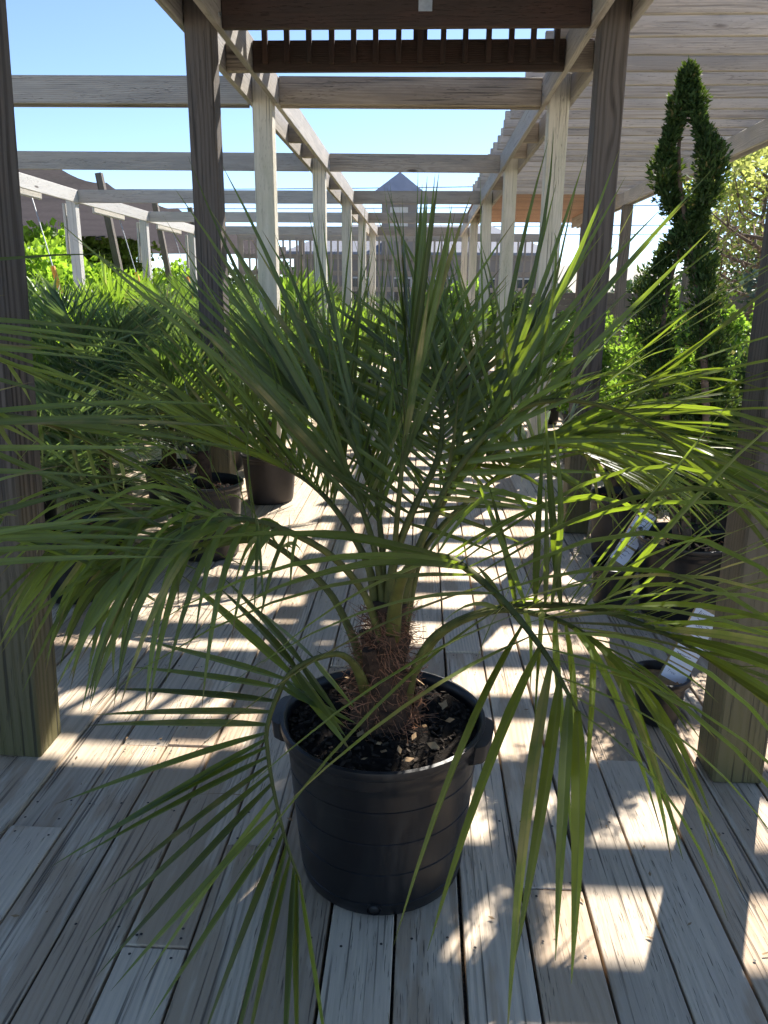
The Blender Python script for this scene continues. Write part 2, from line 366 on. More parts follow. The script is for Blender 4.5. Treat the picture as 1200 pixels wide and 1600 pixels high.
tag(nails.build('nail_heads', M['nail'], deck), kind='stuff')

# ------------------------------------------------------------------ pergola
XL, XR, XO, XW = -1.18, 0.93, 3.0, -5.4          # post rows: aisle left, aisle right, right outer, left outer
YB = [6.1, 9.2, 12.35, 15.5, 18.65]              # bays
ZB, ZT = 2.66, 2.845                             # beam underside and top
P = 0.14
rp = random.Random(3)
perg = empty('pergola', (XL, 6.1, 0)); tag(perg, 'weathered grey timber pergola with open cross beams roofing the long deck aisle', 'pergola')
def post(x, y, h, mat, root, z0=0.0, w=P):
    lean = rp.uniform(-.006, .006)
    return board('post', (x, y, z0 + 0.001), (x + lean, y, h), w, w, mat, root, up=(0, -1, 0), bev=0.006)
def beam_y(x, ya, yb, root, mat, z=ZB, h=ZT - ZB, t=0.038, name='beam'):
    return board(name, (x, ya, z + h / 2), (x, yb, z + h / 2 + rp.uniform(-.004, .004)), t, h, mat, root)
def beam_x(y, xa, xb, root, mat, z=ZB, h=ZT - ZB, t=0.038, name='beam'):
    return board(name, (xa, y, z + h / 2), (xb, y, z + h / 2 + rp.uniform(-.004, .004)), t, h, mat, root)
for y in YB:
    post(XL, y, ZT - 0.004, M['post_pale'], perg); post(XR, y, ZT - 0.004, M['post_pale'], perg)
for y in YB[2:]:
    post(XW, y, ZT - 0.004, M['white_wood'], perg)
    board('post', (XW - 0.118, y, ZB - 0.75), (XW - 0.118, y, ZB - 0.01), 0.09, 0.038, M['white_wood'], perg, up=(1, 0, 0))
# doubled side beams sandwiching the posts
segs = [(1.86, 6.07), (6.078, 12.33), (12.338, 19.0)]
for x in (XL, XR):
    for s in (-1, 1):
        for a, b in segs: beam_y(x + s * 0.0905, a, b, perg, M['joist'])
    for y in (5.3, 7.6, 8.4, 10.8, 14.0): board('block', (x - 0.069, y, ZB + 0.09), (x + 0.069, y, ZB + 0.09), 0.05, 0.16, M['beam'], perg)
for a, b in [(8.9, 12.35), (12.358, 15.5), (15.508, 18.9)]:
    beam_y(XW + 0.092, a, b, perg, M['white_wood']); beam_y(XW - 0.05, a + 0.9, b - 0.9, perg, M['white_wood'], z=ZB - 0.06, h=0.12)
# cross beams: left bay and aisle
for y in YB:
    k = {6.1: .10, 9.2: .14}.get(y, 0.0)          # the first cross beams run slightly askew
    board('beam', (XW + 0.115, y - k, 2.7525), (XL - 0.113, y, 2.7525), .038, .185, M['joist'], perg); board('beam', (XL + 0.113, y + k * .1, 2.7525), (XR - 0.113, y + k * .7, 2.7525), .038, .185, M['beam'], perg)
    if y < 7:
        board('ledger', (XW + 0.115, y - k + .034, ZB + .012), (XL - 0.113, y + .034, ZB + .012), .028, .05, M['beam'], perg); board('ledger', (XL + 0.113, y + k * .1 + .034, ZB + .012), (XR - 0.113, y + k * .7 + .034, ZB + .012), .028, .05, M['beam'], perg)

for x, sx in ((XL, 1), (XR, -1)):                # bolt heads where the side beams meet the posts
    for y in (2.025, 4.44) + tuple(YB[:3]):
        for z in (ZB + .05, ZB + .135):
            mbt = MB(); mbt.tube([(x + sx * .1093 - XL, y + (.03 if z > ZB + .1 else -.03) - 6.1, z), (x + sx * .1175 - XL, y + (.03 if z > ZB + .1 else -.03) - 6.1, z)], .011, 6); mbt.build('bolt', M['metal'], perg)
# slatted right bay
slat = empty('slatted_pergola', (XO, 12.35, 0)); tag(slat, 'silvery timber pergola bay roofed with close-set joists beside the aisle', 'pergola')
for y in (3.0, 6.1, 9.2, 12.35, 15.5): post(XO, y, ZB - 0.002, M['brown_wood'], slat)
for a, b in [(2.0, 6.1), (6.108, 12.35), (12.358, 16.5)]:
    beam_y(XO - 0.05, a, b, slat, M['joist']); beam_y(XO + 0.05, a, b, slat, M['joist'])
y = 4.16 - 5 * .372; k = 0
while y < 12.75:
    board('joist', (0.74 + rp.uniform(-.02, .02), y + rp.uniform(-.012, .012), ZT + 0.071), (3.27, y + rp.uniform(-.012, .012), ZT + 0.071), 0.038, 0.14, M['joist'], slat)
    y += 0.372; k += 1
y = 12.84
while y < 17.4:
    board('ceiling_board', (0.80, y, ZT + 0.015), (3.22, y, ZT + 0.015), 0.137, 0.022, M['ceiling'], slat)
    y += 0.142

for yy in (5.52, 5.78): board('shadow_slat', (XL - .1, yy, ZT + .022), (XR + .1, yy, ZT + .022), .15, .038, M['beam_dark'], perg)  # added slats, hidden behind the header, to throw shadow bands on the deck
# entrance arbor: brown posts, dark headers, pickets, boarded roof
arb = empty('entrance_arbor', (XL, 4.37, 0)); tag(arb, 'brown timber entrance arbor with dark headers and short pickets over the aisle', 'arbor')
for x in (XL, XR):
    board('post', (x, 2.025, .001), (x + (.12 if x < 0 else -.02), 2.025, 3.02), P, P, M['post_dark'], arb, up=(0, -1, 0), bev=.006); post(x, 4.44, 3.02, M['post_dark'], arb)
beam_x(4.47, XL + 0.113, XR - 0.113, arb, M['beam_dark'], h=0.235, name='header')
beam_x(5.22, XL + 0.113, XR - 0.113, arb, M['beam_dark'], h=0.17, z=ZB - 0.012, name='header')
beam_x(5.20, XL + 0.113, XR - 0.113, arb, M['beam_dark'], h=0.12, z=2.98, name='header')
for k in range(15):
    x = -0.985 + 0.134 * k + rp.uniform(-.004, .004)
    if x > 0.79: break
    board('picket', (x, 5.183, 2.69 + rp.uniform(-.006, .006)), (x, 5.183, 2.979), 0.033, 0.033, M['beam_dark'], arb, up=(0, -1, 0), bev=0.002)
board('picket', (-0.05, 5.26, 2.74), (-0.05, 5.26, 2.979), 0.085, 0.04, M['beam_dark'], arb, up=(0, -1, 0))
board('hanger', (-0.02, 4.4485, 2.73), (-0.02, 4.4485, 2.86), 0.07, 0.003, M['metal'], arb, up=(0, -1, 0), bev=0.0008)
for (x, yy) in ((XL + 0.02, 4.36), (XR - 0.02, 4.36)): pass
for x in (XL - 0.1, -0.45, 0.25, XR + 0.1):
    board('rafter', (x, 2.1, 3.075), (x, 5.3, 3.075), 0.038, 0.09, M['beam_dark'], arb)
y = 2.36
while y < 5.25:
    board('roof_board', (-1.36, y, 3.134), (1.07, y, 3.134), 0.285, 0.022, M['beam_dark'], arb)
    y += 0.29

# ------------------------------------------------------------------ shade-cloth canopy on the left
can = empty('shade_canopy', (-6.75, 12.4, -0.3)); tag(can, 'big grey shade cloth canopy on leaning timber props left of the deck', 'canopy')
vs = []; fs = []; NX, NY = 14, 84
for j in range(NY + 1):
    yy = 10.0 + 30.0 * j / NY
    for i in range(NX + 1):
        xx = -6.85 - 17.0 * i / NX
        sag = -0.11 * abs(math.sin(math.pi * (yy - 10) / 2.5)) ** 0.8 - 0.1 * math.sin(math.pi * i / NX * 3) ** 2
        vs.append((xx + 6.75, yy - 12.4, 3.62 + sag + 0.3))
fs = [(j*(NX+1)+i, j*(NX+1)+i+1, (j+1)*(NX+1)+i+1, (j+1)*(NX+1)+i) for j in range(NY) for i in range(NX)]
mesh_obj('cloth', vs, fs, M['shade'], can, True)
# hem hanging at the far end and the near edge
vs = []; fs = []
for i in range(41):
    xx = -6.85 - 17.0 * i / 40; w = 0.05 * math.sin(i * 1.9)
    vs += [(xx + 6.75, 27.6 + w, 3.9), (xx + 6.75, 27.63 + w * 2, 3.55)]
fs = [(2*i, 2*i+1, 2*i+3, 2*i+2) for i in range(40)]
mesh_obj('hem', vs, fs, M['shade'], can)
for yy in (16.6, 19.9, 23.0):
    board('prop', (-6.15, yy + 0.15, -0.3), (-5.95 - 0.75, yy + 0.15, 3.7), 0.13, 0.13, M['brown_wood'], can, up=(0, -1, 0))
for yy in (14.0, 19.0, 24.0, 29.0):
    mbt = MB(); mbt.tube([(-8.0 + 6.75, yy - 12.4, 3.9), (-14 + 6.75, yy - 12.4, 3.82), (-22 + 6.75, yy - 12.4, 3.9)], 0.012, 5); mbt.build('cable', M['metal'], can)
# guy wires with orange sleeves
def guy(a, b, t0, t1, lab):
    a, b = Vector(a), Vector(b); g = empty('guy_wire', b); tag(g, lab, 'guy wire', 'guy wires beside the left posts')
    m = MB(); m.tube([a - b, Vector((0, 0, 0))], 0.008, 6); m.build('wire', M['metal'], g)
    m = MB(); m.tube([(a - b) * (1 - t0), (a - b) * (1 - t1)], 0.034, 8); m.build('sleeve', M['orange'], g)
for yy, xo in ((10.6, 0.0), (13.6, 0.1), (16.7, 0.1)):
    guy((-5.62 + xo, yy + 0.9, 2.72), (-4.62 + xo, yy, 0.0), 0.38, 0.82, 'thin steel guy wire with a slanting orange sleeve beside the left pergola posts')

# ------------------------------------------------------------------ far buildings
def windows_row(root, xs, z0, z1, y, w):
    for x in xs:
        m = MB(); m.box((x, y - 0.03, (z0 + z1) / 2), (w, 0.06, z1 - z0)); f = m.build('window', M['white_wood'], root)
        m = MB(); m.box((x, y - 0.065, (z0 + z1) / 2), (w - 0.16, 0.02, z1 - z0 - 0.16)); m.build('pane', M['glass'], f)
shop = empty('garden_shop', (-1.3, 42, -0.34)); tag(shop, 'pale shop building with a blue pyramid-roofed cupola beyond the aisle end', 'building')
m = MB(); m.box((1.0, 4.0, 1.9), (13.0, 8.0, 3.8)); m.build('wall', M['siding'], shop)
m = MB(); m.add([(-5.9, -0.6, 3.7), (8.0, -0.6, 3.7), (8.0, 8.6, 3.7), (-5.9, 8.6, 3.7), (-3.0, 4, 5.5), (5.0, 4, 5.5), (-5.9, -0.6, 3.82), (8.0, -0.6, 3.82)],
    [(6, 7, 5, 4), (7, 2, 5), (2, 3, 4, 5), (3, 6, 4), (0, 1, 7, 6), (0, 3, 2, 1)]); roof = m.build('roof', M['shingle'], shop)
m = MB(); m.box((0, 0.2, 4.9), (1.75, 1.75, 2.9)); cup = m.build('cupola', M['siding'], shop)
m = MB(); a = 1.4; m.add([(-a, 0.2 - a, 6.5), (a, 0.2 - a, 6.5), (a, 0.2 + a, 6.5), (-a, 0.2 + a, 6.5), (0, 0.2, 7.72), (-a, 0.2 - a, 6.34), (a, 0.2 - a, 6.34), (a, 0.2 + a, 6.34), (-a, 0.2 + a, 6.34)],
    [(0,1,4),(1,2,4),(2,3,4),(3,0,4),(5,6,1,0),(6,7,2,1),(7,8,3,2),(8,5,0,3),(8,7,6,5)]); m.build('cupola_roof', M['blue_roof'], cup)
m = MB(); m.box((0, -0.69, 5.5), (0.9, 0.04, 0.9)); m.build('louvre', M['white_wood'], cup)
windows_row(shop, [-4.2, -2.0, 0.2, 2.4, 4.6, 6.4], 1.2, 2.6, 0.0, 1.0)
# white picket screen at the aisle's end
scr = empty('picket_screen', (-4.4, 23.5, -0.34)); tag(scr, 'whitewashed picket screen with several rails across the end of the aisle', 'fence')
for z in (1.3, 1.85, 2.3, 2.75, 3.3): board('rail', (-5.4, 23.5, z - .34), (3.6, 23.5, z - .34), 0.05, 0.13 if z < 3 else .22, M['screen'], scr)
for k in range(44):
    x = -5.3 + 0.2 * k
    board('picket', (x, 23.46, 0.75 if k % 3 else .3), (x, 23.46, 2.92), 0.055, 0.025, M['screen'], scr, up=(0, -1, 0))
for x in (-5.4, -3.6, -1.8, 0, 1.8, 3.6): board('post', (x, 23.56, -0.34), (x, 23.56, 3.05), 0.12, 0.12, M['screen'], scr, up=(0, -1, 0))
# low dark shed wall far right behind the plants
wl_ = empty('timber_retaining_wall', (4.0, 26, -0.34)); tag(wl_, 'long low brown timber wall beyond the right-hand plants', 'wall')
for k in range(9): board('sleeper', (2.6, 26 + 0.01 * (k % 2), -0.22 + 0.2 * k), (14.0, 27.5 + 0.01 * (k % 2), -0.22 + 0.2 * k), 0.2, 0.19, M['brown_wood'], wl_)
# power lines and a lamp pole
pole = empty('utility_pole', (8.2, 38, -0.34)); tag(pole, 'slim utility pole with a lamp head beyond the pergola', 'pole')
m = MB(); m.tube([(0, 0, 0), (0, 0, 7.5)], [0.14, 0.1], 10); m.build('shaft', M['brown_wood'], pole)
m = MB(); m.tube([(0, 0, 4.6), (-0.4, 0, 4.9), (-0.6, 0, 4.8)], 0.03, 6); m.box((-0.65, 0, 4.6), (0.25, 0.25, 0.4)); m.build('lamp_head', M['metal'], pole)
for k, (z, yy) in enumerate(((8.0, 50), (6.8, 50), (5.7, 50), (5.2, 50))):
    m = MB(); m.tube([(-40 + 100 * t / 20 , yy + 8 - 16 * t / 20, z - 0.6 * math.sin(math.pi * t / 20) + 0.4) for t in range(21)], 0.022, 4)
    tag(m.build('power_line', M['black_hose']), 'thin black power line strung across the sky far behind', 'cable', 'power lines behind the pergola')

# ================================================================== THE HERO PALM
def wprof(s):
    K = ((0, .42), (.08, .75), (.25, 1.0), (.5, .88), (.75, .55), (.92, .22), (1.0, .03))
    for (a, x), (b, y) in zip(K[:-1], K[1:]):
        if s <= b: return x + (y - x) * (s - a) / (b - a)
    return .03
def leaflet_geo(base, d0, wref, L, W, droop, rr, segs=7, fold=0.22, pw=1.4, bend=None):
    vs = []; fs = []; p = Vector(base); st = L / segs
    side = bend if bend is not None else Vector((0, 0, 0))
    for i in range(segs + 1):
        s = i / segs
        d = (d0 + Vector((0, 0, -1)) * droop * s ** pw + side * s).normalized()
        wv = wref - d * wref.dot(d)
        wv = wv.normalized() if wv.length > 1e-4 else d.orthogonal().normalized()
        n = d.cross(wv); w = W * wprof(s) * 0.5
        vs += [p + wv * w + n * fold * w, p.copy(), p - wv * w + n * fold * w]
        p = p + d * st
    for i in range(segs):
        a = 3 * i; fs += [(a, a+1, a+4, a+3), (a+1, a+2, a+5, a+4)]
    return vs, fs
def frond_geo(pts, rng, t0=0.35, n=22, Lmax=0.5, W=0.021, a0=62, a1=22, v=28, droop=0.5, r0=0.013, r1=0.0025, segs=7,
              right=1.0, left=1.0, fold=0.22, nb=28, rn=8, jit=1.0, prof=None, v2=None, droop2=None, grow=0.0, apow=1.2):
    """rachis polyline, radii and a list of leaflets [(verts, faces, size)]"""
    C = catmull(pts, nb); o = C[-1] - C[0]; o.z = 0
    o = o.normalized() if o.length > 1e-3 else Vector((0, 1, 0))
    S0 = o.cross(Vector((0, 0, 1))).normalized()
    leaves = []
    for i in range(n):
        f = i / (n - 1)
        t = t0 + (1.0 - t0) * (f ** 0.92) * 0.998
        for sgn in (1, -1):
            tt = min(1.0, t + rng.uniform(-.004, .004) + (0.006 if sgn > 0 else 0)); u = tt * nb; k = min(int(u), nb - 1)
            base = C[k].lerp(C[k + 1], u - k); T = (C[k + 1] - C[k]).normalized()
            S = (S0 - T * S0.dot(T)).normalized(); N = S.cross(T)
            ang = math.radians(a0 + (a1 - a0) * f ** apow + rng.gauss(0, 5) * jit)
            vv = math.radians((v if sgn > 0 or v2 is None else v2) * (1 - 0.35 * f) + rng.gauss(0, 9) * jit)
            d0 = T * math.cos(ang) + (S * sgn * math.cos(vv) + N * math.sin(vv)) * math.sin(ang)
            g = (0.45 + 0.55 * min(1, f / 0.25)) * (1 - 0.5 * max(0, (f - 0.45) / 0.55) ** 1.3) if prof is None else prof(f)
            L = Lmax * g * rng.uniform(.86, 1.1) * (right if sgn > 0 else (left(f) if callable(left) else left))
            if L < 0.03: continue
            wref = T * 0.75 + N * 0.65 * 1 + S * sgn * -0.2
            vs, fs = leaflet_geo(base, d0.normalized(), wref, L, W * (0.75 + 0.35 * g) * rng.uniform(.85, 1.12), (droop if sgn > 0 or droop2 is None else droop2) * (1 - grow + grow * f) * rng.uniform(.6, 1.5), rng, segs, fold,
                                 bend=Vector((rng.gauss(0, .07), rng.gauss(0, .07), 0)) * jit)
            leaves.append((vs, fs, L))
    rad = [r1 + (r0 - r1) * (1 - j / nb) ** 0.8 * (1.0 + 0.6 * max(0, 0.16 - j / nb) / 0.16) for j in range(nb + 1)]
    return C, rad, leaves

def nursery_pot(R0, R1, H, name, mat, parent, handles=False, n=56, grooves=True):
    """lathed pot: R0 base radius, R1 rim radius"""
    m = MB(); t = 0.006
    def rr(z): return R0 + (R1 - R0) * (z / H) ** 0.85
    pr = [(0.001, 0.004), (R0 * 0.8, 0.004), (R0 - 0.012, 0.0), (R0, 0.012)]
    zz = 0.03
    while zz < H * 0.84:
        pr.append((rr(zz), zz))
        if grooves and (int(zz / 0.012) % 7) == 3: pr += [(rr(zz) - 0.0022, zz + 0.0015), (rr(zz) - 0.0022, zz + 0.004), (rr(zz) + 0.0006, zz + 0.006)]
        zz += 0.012
    z1 = H * 0.86
    pr += [(rr(z1), z1), (rr(z1) + 0.006, z1 + 0.006), (rr(z1) + 0.006, H - 0.028), (R1 + 0.010, H - 0.022), (R1 + 0.013, H - 0.012), (R1 + 0.011, H - 0.002), (R1 + 0.004, H), (R1 - 0.002, H - 0.004), (R1 - t, H - 0.02), (rr(H * 0.6) - t, H * 0.6), (0.002, H * 0.59)]
    m.lathe(pr, n, wob=0.006)
    o = m.build(name, mat, parent, True)
    o.data.set_sharp_from_angle(angle=math.radians(45))
    if handles:
        for s, az in ((1, math.radians(-14)), (-1, math.radians(176))):
            h = MB(); c = Vector((math.cos(az), math.sin(az), 0)); tn = Vector((-c.y, c.x, 0))
            pts = [c * (R1 + 0.006) + tn * 0.068, c * (R1 + 0.026) + tn * 0.05, c * (R1 + 0.032), c * (R1 + 0.026) - tn * 0.05, c * (R1 + 0.006) - tn * 0.068]
            C = catmull(pts, 14); vs = []
            for q in C:
                k = (q.length - R1)
                vs += [q + Vector((0, 0, H - 0.008)), q + Vector((0, 0, H - 0.05)) - c * 0.004, q * ((R1 - 0.0) / q.length) + Vector((0, 0, H - 0.056)), q * ((R1 + 0.002) / q.length) + Vector((0, 0, H - 0.004))]
            fs = []
            for i in range(14):
                for j in range(4): fs.append((4*i+j, 4*i+(j+1)%4, 4*i+4+(j+1)%4, 4*i+4+j))
            h.add(vs, fs + [(0,1,2,3), (59,58,57,56)]); hh = h.build('handle', mat, o, True); hh.data.set_sharp_from_angle(angle=math.radians(40))
    return o
def soil_disc(r, z, parent, rng, mat=None, name='soil', chips=0, cmat=None, amp=0.012):
    m = MB(); rings = 12; seg = 30; vs = [(0, 0, z + amp)]
    for i in range(1, rings + 1):
        for j in range(seg):
            a = 2 * math.pi * j / seg; q = r * i / rings
            vs.append((q * math.cos(a), q * math.sin(a), z + rng.uniform(-amp, amp) * (0 if i == rings else 1) + amp * 1.5 * (1 - (i / rings) ** 2)))
    fs = [(0, 1 + j, 1 + (j + 1) % seg) for j in range(seg)]
    for i in range(rings - 1):
        for j in range(seg):
            a = 1 + i * seg + j; b = 1 + i * seg + (j + 1) % seg; fs.append((a, a + seg, b + seg, b))
    m.add(vs, fs); s = m.build(name, mat or M['soil'], parent)
    if chips:
        c = MB()
        for k in range(chips):
            a = rng.uniform(0, 6.283); q = r * 0.97 * math.sqrt(rng.random())
            e = Euler((rng.uniform(-.8, .8), rng.uniform(-.8, .8), rng.uniform(0, 6.28))).to_matrix()
            c.box((q * math.cos(a), q * math.sin(a), z + amp * 1.5 * (1 - (q / r) ** 2) + rng.uniform(-.004, .009)), (rng.uniform(.004, .018), rng.uniform(.003, .008), rng.uniform(.002, .005)), e)
        tag(c.build('bark_chips', cmat or M['chip'], s), kind='stuff')
    return s

def leaf_attrs(o, segs=7):
    n = len(o.data.vertices); a = o.data.attributes.new('tip', 'FLOAT', 'POINT'); b = o.data.attributes.new('midrib', 'FLOAT', 'POINT'); k = 3 * (segs + 1)
    a.data.foreach_set('value', [((i % k) // 3) / segs for i in range(n)]); b.data.foreach_set('value', [1.0 if i % 3 == 1 else 0.0 for i in range(n)])
    return o
FR = {
    'A': [(-0.110,1.560,0.474), (-0.124,1.520,0.547), (-0.143,1.500,0.586), (-0.173,1.480,0.607), (-0.235,1.440,0.600), (-0.269,1.410,0.573), (-0.290,1.340,0.517), (-0.280,1.290,0.483), (-0.258,1.230,0.441), (-0.222,1.150,0.395), (-0.190,1.100,0.358)],
    'B': [(-0.052,1.570,0.601), (-0.041,1.500,0.736), (-0.017,1.420,0.825), (0.027,1.330,0.881), (0.059,1.270,0.898), (0.091,1.200,0.900), (0.127,1.110,0.895), (0.157,1.030,0.883), (0.183,0.960,0.864), (0.212,0.900,0.823)],
    'C': [(-0.015,1.580,0.453), (-0.001,1.560,0.537), (0.032,1.530,0.622), (0.097,1.490,0.691), (0.187,1.430,0.747), (0.266,1.380,0.772), (0.329,1.340,0.784), (0.398,1.290,0.780), (0.470,1.230,0.765), (0.555,1.160,0.719)],
    'D': [(-0.107,1.600,0.480), (-0.144,1.640,0.565), (-0.199,1.670,0.664), (-0.267,1.680,0.731), (-0.340,1.680,0.787), (-0.403,1.670,0.825), (-0.484,1.650,0.870), (-0.562,1.620,0.880), (-0.631,1.570,0.865), (-0.699,1.520,0.829)],
    'E': [(-0.087,1.600,0.570), (-0.101,1.620,0.725), (-0.137,1.660,0.795), (-0.187,1.720,0.850), (-0.242,1.800,0.881), (-0.312,1.900,0.898), (-0.409,2.020,0.905), (-0.527,2.150,0.913), (-0.681,2.300,0.925)],
    'F': [(-0.068,1.600,0.610), (-0.052,1.610,0.768), (-0.010,1.640,0.886), (0.037,1.700,0.975), (0.051,1.770,1.043), (0.045,1.840,1.108), (0.027,1.920,1.169), (0.000,2.000,1.234)],
    'G': [(-0.029,1.620,0.578), (0.002,1.660,0.751), (0.045,1.700,0.816), (0.093,1.750,0.854), (0.182,1.850,0.905), (0.260,1.950,0.946), (0.361,2.030,0.969), (0.481,2.080,0.962), (0.619,2.100,0.924)],
    'H': [(-0.039,1.600,0.650), (0.001,1.620,0.796), (0.062,1.650,0.936), (0.131,1.680,1.031), (0.200,1.700,1.092), (0.282,1.700,1.121), (0.378,1.690,1.117), (0.468,1.660,1.088), (0.549,1.600,1.038), (0.629,1.550,0.969)],
    'I': [(-0.050,1.620,0.625), (0.001,1.660,0.782), (0.066,1.720,0.896), (0.128,1.790,0.988), (0.176,1.860,1.076), (0.215,1.930,1.154)],
    'J': [(-0.069,1.600,0.633), (-0.092,1.630,0.775), (-0.131,1.680,0.880), (-0.185,1.740,0.978), (-0.249,1.820,1.054), (-0.330,1.920,1.118)],
    'K': [(-0.058,1.600,0.665), (-0.046,1.610,0.872), (-0.034,1.620,1.026), (-0.025,1.630,1.148), (-0.020,1.640,1.253)],
    'O': [(-0.075,1.600,0.633), (-0.078,1.640,0.764), (-0.094,1.720,0.862), (-0.115,1.820,0.947), (-0.145,1.930,1.022), (-0.181,2.050,1.093)],
    'P': [(-0.032,1.600,0.619), (-0.006,1.640,0.774), (0.051,1.700,0.878), (0.118,1.770,0.946), (0.206,1.840,0.987), (0.306,1.900,0.993), (0.411,1.940,0.962), (0.517,1.960,0.901)],
    'R': [(-0.071,1.580,0.579), (-0.112,1.550,0.714), (-0.175,1.500,0.817), (-0.260,1.460,0.883), (-0.340,1.420,0.917), (-0.417,1.380,0.920), (-0.479,1.340,0.896), (-0.540,1.300,0.852)],
    'S': [(-0.012,1.580,0.502), (0.056,1.520,0.642), (0.153,1.430,0.735), (0.238,1.340,0.767), (0.305,1.260,0.764), (0.365,1.180,0.733)],
}
rh = random.Random(11)
PX, PY = -0.073, 1.592
hero = empty('potted_palm', (PX, PY, 0)); tag(hero, 'large feather-leaved palm in a big black pot in the middle of the deck', 'palm')
hp = nursery_pot(0.192, 0.226, 0.405, 'pot', M['pot'], hero, True, 72)
m = MB(); m.tube([(-0.006, -0.2005, 0.031), (-0.006, -0.185, 0.034)], [0.016, 0.016], 16, caps=False); m.tube([(-0.006, -0.1995, 0.0312), (-0.006, -0.186, 0.034)], [0.0115, 0.0115], 16)
m.build('drain_hole', M['black_hose'], hp, True)
m = MB()
for az in (-1.18, -2.05, 0.1, 2.3):
    m.box(((0.2) * math.cos(az), 0.2 * math.sin(az), 0.14), (0.003, 0.002, 0.24), Matrix.Rotation(az, 3, 'Z'))
soil = soil_disc(0.2215, 0.374, hero, rh, chips=900)
bits = MB()
for k in range(26):
    a = rh.uniform(0, 6.28); q = 0.2 * math.sqrt(rh.random()); l = rh.uniform(.008, .02)
    e = Euler((rh.uniform(-.5, .5), rh.uniform(-.5, .5), rh.uniform(0, 6.28))).to_matrix()
    bits.add([e @ Vector(p) + Vector((q * math.cos(a), q * math.sin(a), 0.405)) for p in ((-l, 0, 0), (0, -l * .5, .002), (l, 0, 0), (0, l * .5, -.002))], [(0, 1, 2, 3)])
tag(bits.build('dead_leaf_bits', M['dead_leaf'], soil), kind='stuff')
# short shaggy trunk
m = MB(); TP = [(0.0, 0.0, 0.33), (0.0, 0.0, 0.38), (0.004, 0.0, 0.44), (0.006, 0.0, 0.5), (0.008, 0.002, 0.54), (0.012, 0.004, 0.61), (0.014, 0.006, 0.68)]
m.tube(catmull(TP, 26), [0.078 * (1 - 0.66 * min(1, (i / 26) * 1.5)) * (0.94 + 0.12 * rh.random()) + 0.012 for i in range(27)], 18)
trunk = m.build('trunk', M['bark'], hero, True)
m = MB()                                              # old leaf-base stubs wrapped round the trunk
for k in range(11):
    a = k * 2.4 + rh.uniform(-.2, .2); z = 0.36 + 0.019 * k; r = 0.066 - 0.0042 * k
    c = Vector((math.cos(a), math.sin(a), 0)); tn = Vector((-c.y, c.x, 0)); q = c * r + Vector((0, 0, z))
    H = rh.uniform(.05, .11)
    vs = []
    for i in range(5):
        s = i / 4; w = 0.036 * (1 - 0.55 * s)
        mid = q + Vector((0, 0, H * s)) + c * (0.004 + 0.02 * s)
        vs += [mid - tn * w - c * 0.014, mid - tn * w * .4 + c * .008, mid + tn * w * .4 + c * .008, mid + tn * w - c * 0.014]
    fs = [(4*i+j, 4*i+j+1, 4*i+j+5, 4*i+j+4) for i in range(4) for j in range(3)] + [(16, 17, 18, 19)]
    m.add(vs, fs)
m.build('leaf_base_stubs', M['bark'], trunk)['kind'] = 'stuff'
m = MB()                                              # fibre hairs
for k in range(1300):
    a = rh.uniform(0, 6.283); z = 0.37 + 0.3 * rh.random() ** 1.2; r = 0.084 - 0.15 * (z - 0.35)
    c = Vector((math.cos(a), math.sin(a), 0)); p = c * r * rh.uniform(.8, 1.05) + Vector((0.005, 0, z))
    d = (c * rh.uniform(.2, 1.0) + Vector((rh.gauss(0, .7), rh.gauss(0, .7), rh.gauss(0.1, .7)))).normalized(); w = rh.uniform(.0005, .0011); L = rh.uniform(.02, .07); cv = Vector((rh.gauss(0, 1), rh.gauss(0, 1), rh.gauss(-.4, 1))) * 1.1
    sd_ = d.orthogonal().normalized() * w; vs = []
    for i in range(5):
        vs += [p + sd_, p - sd_]; p = p + (d + cv * i / 4).normalized() * L / 4
    m.add(vs, [(2*i, 2*i+1, 2*i+3, 2*i+2) for i in range(4)])
tag(m.build('fibre_hairs', M['fibre'], trunk), kind='stuff')

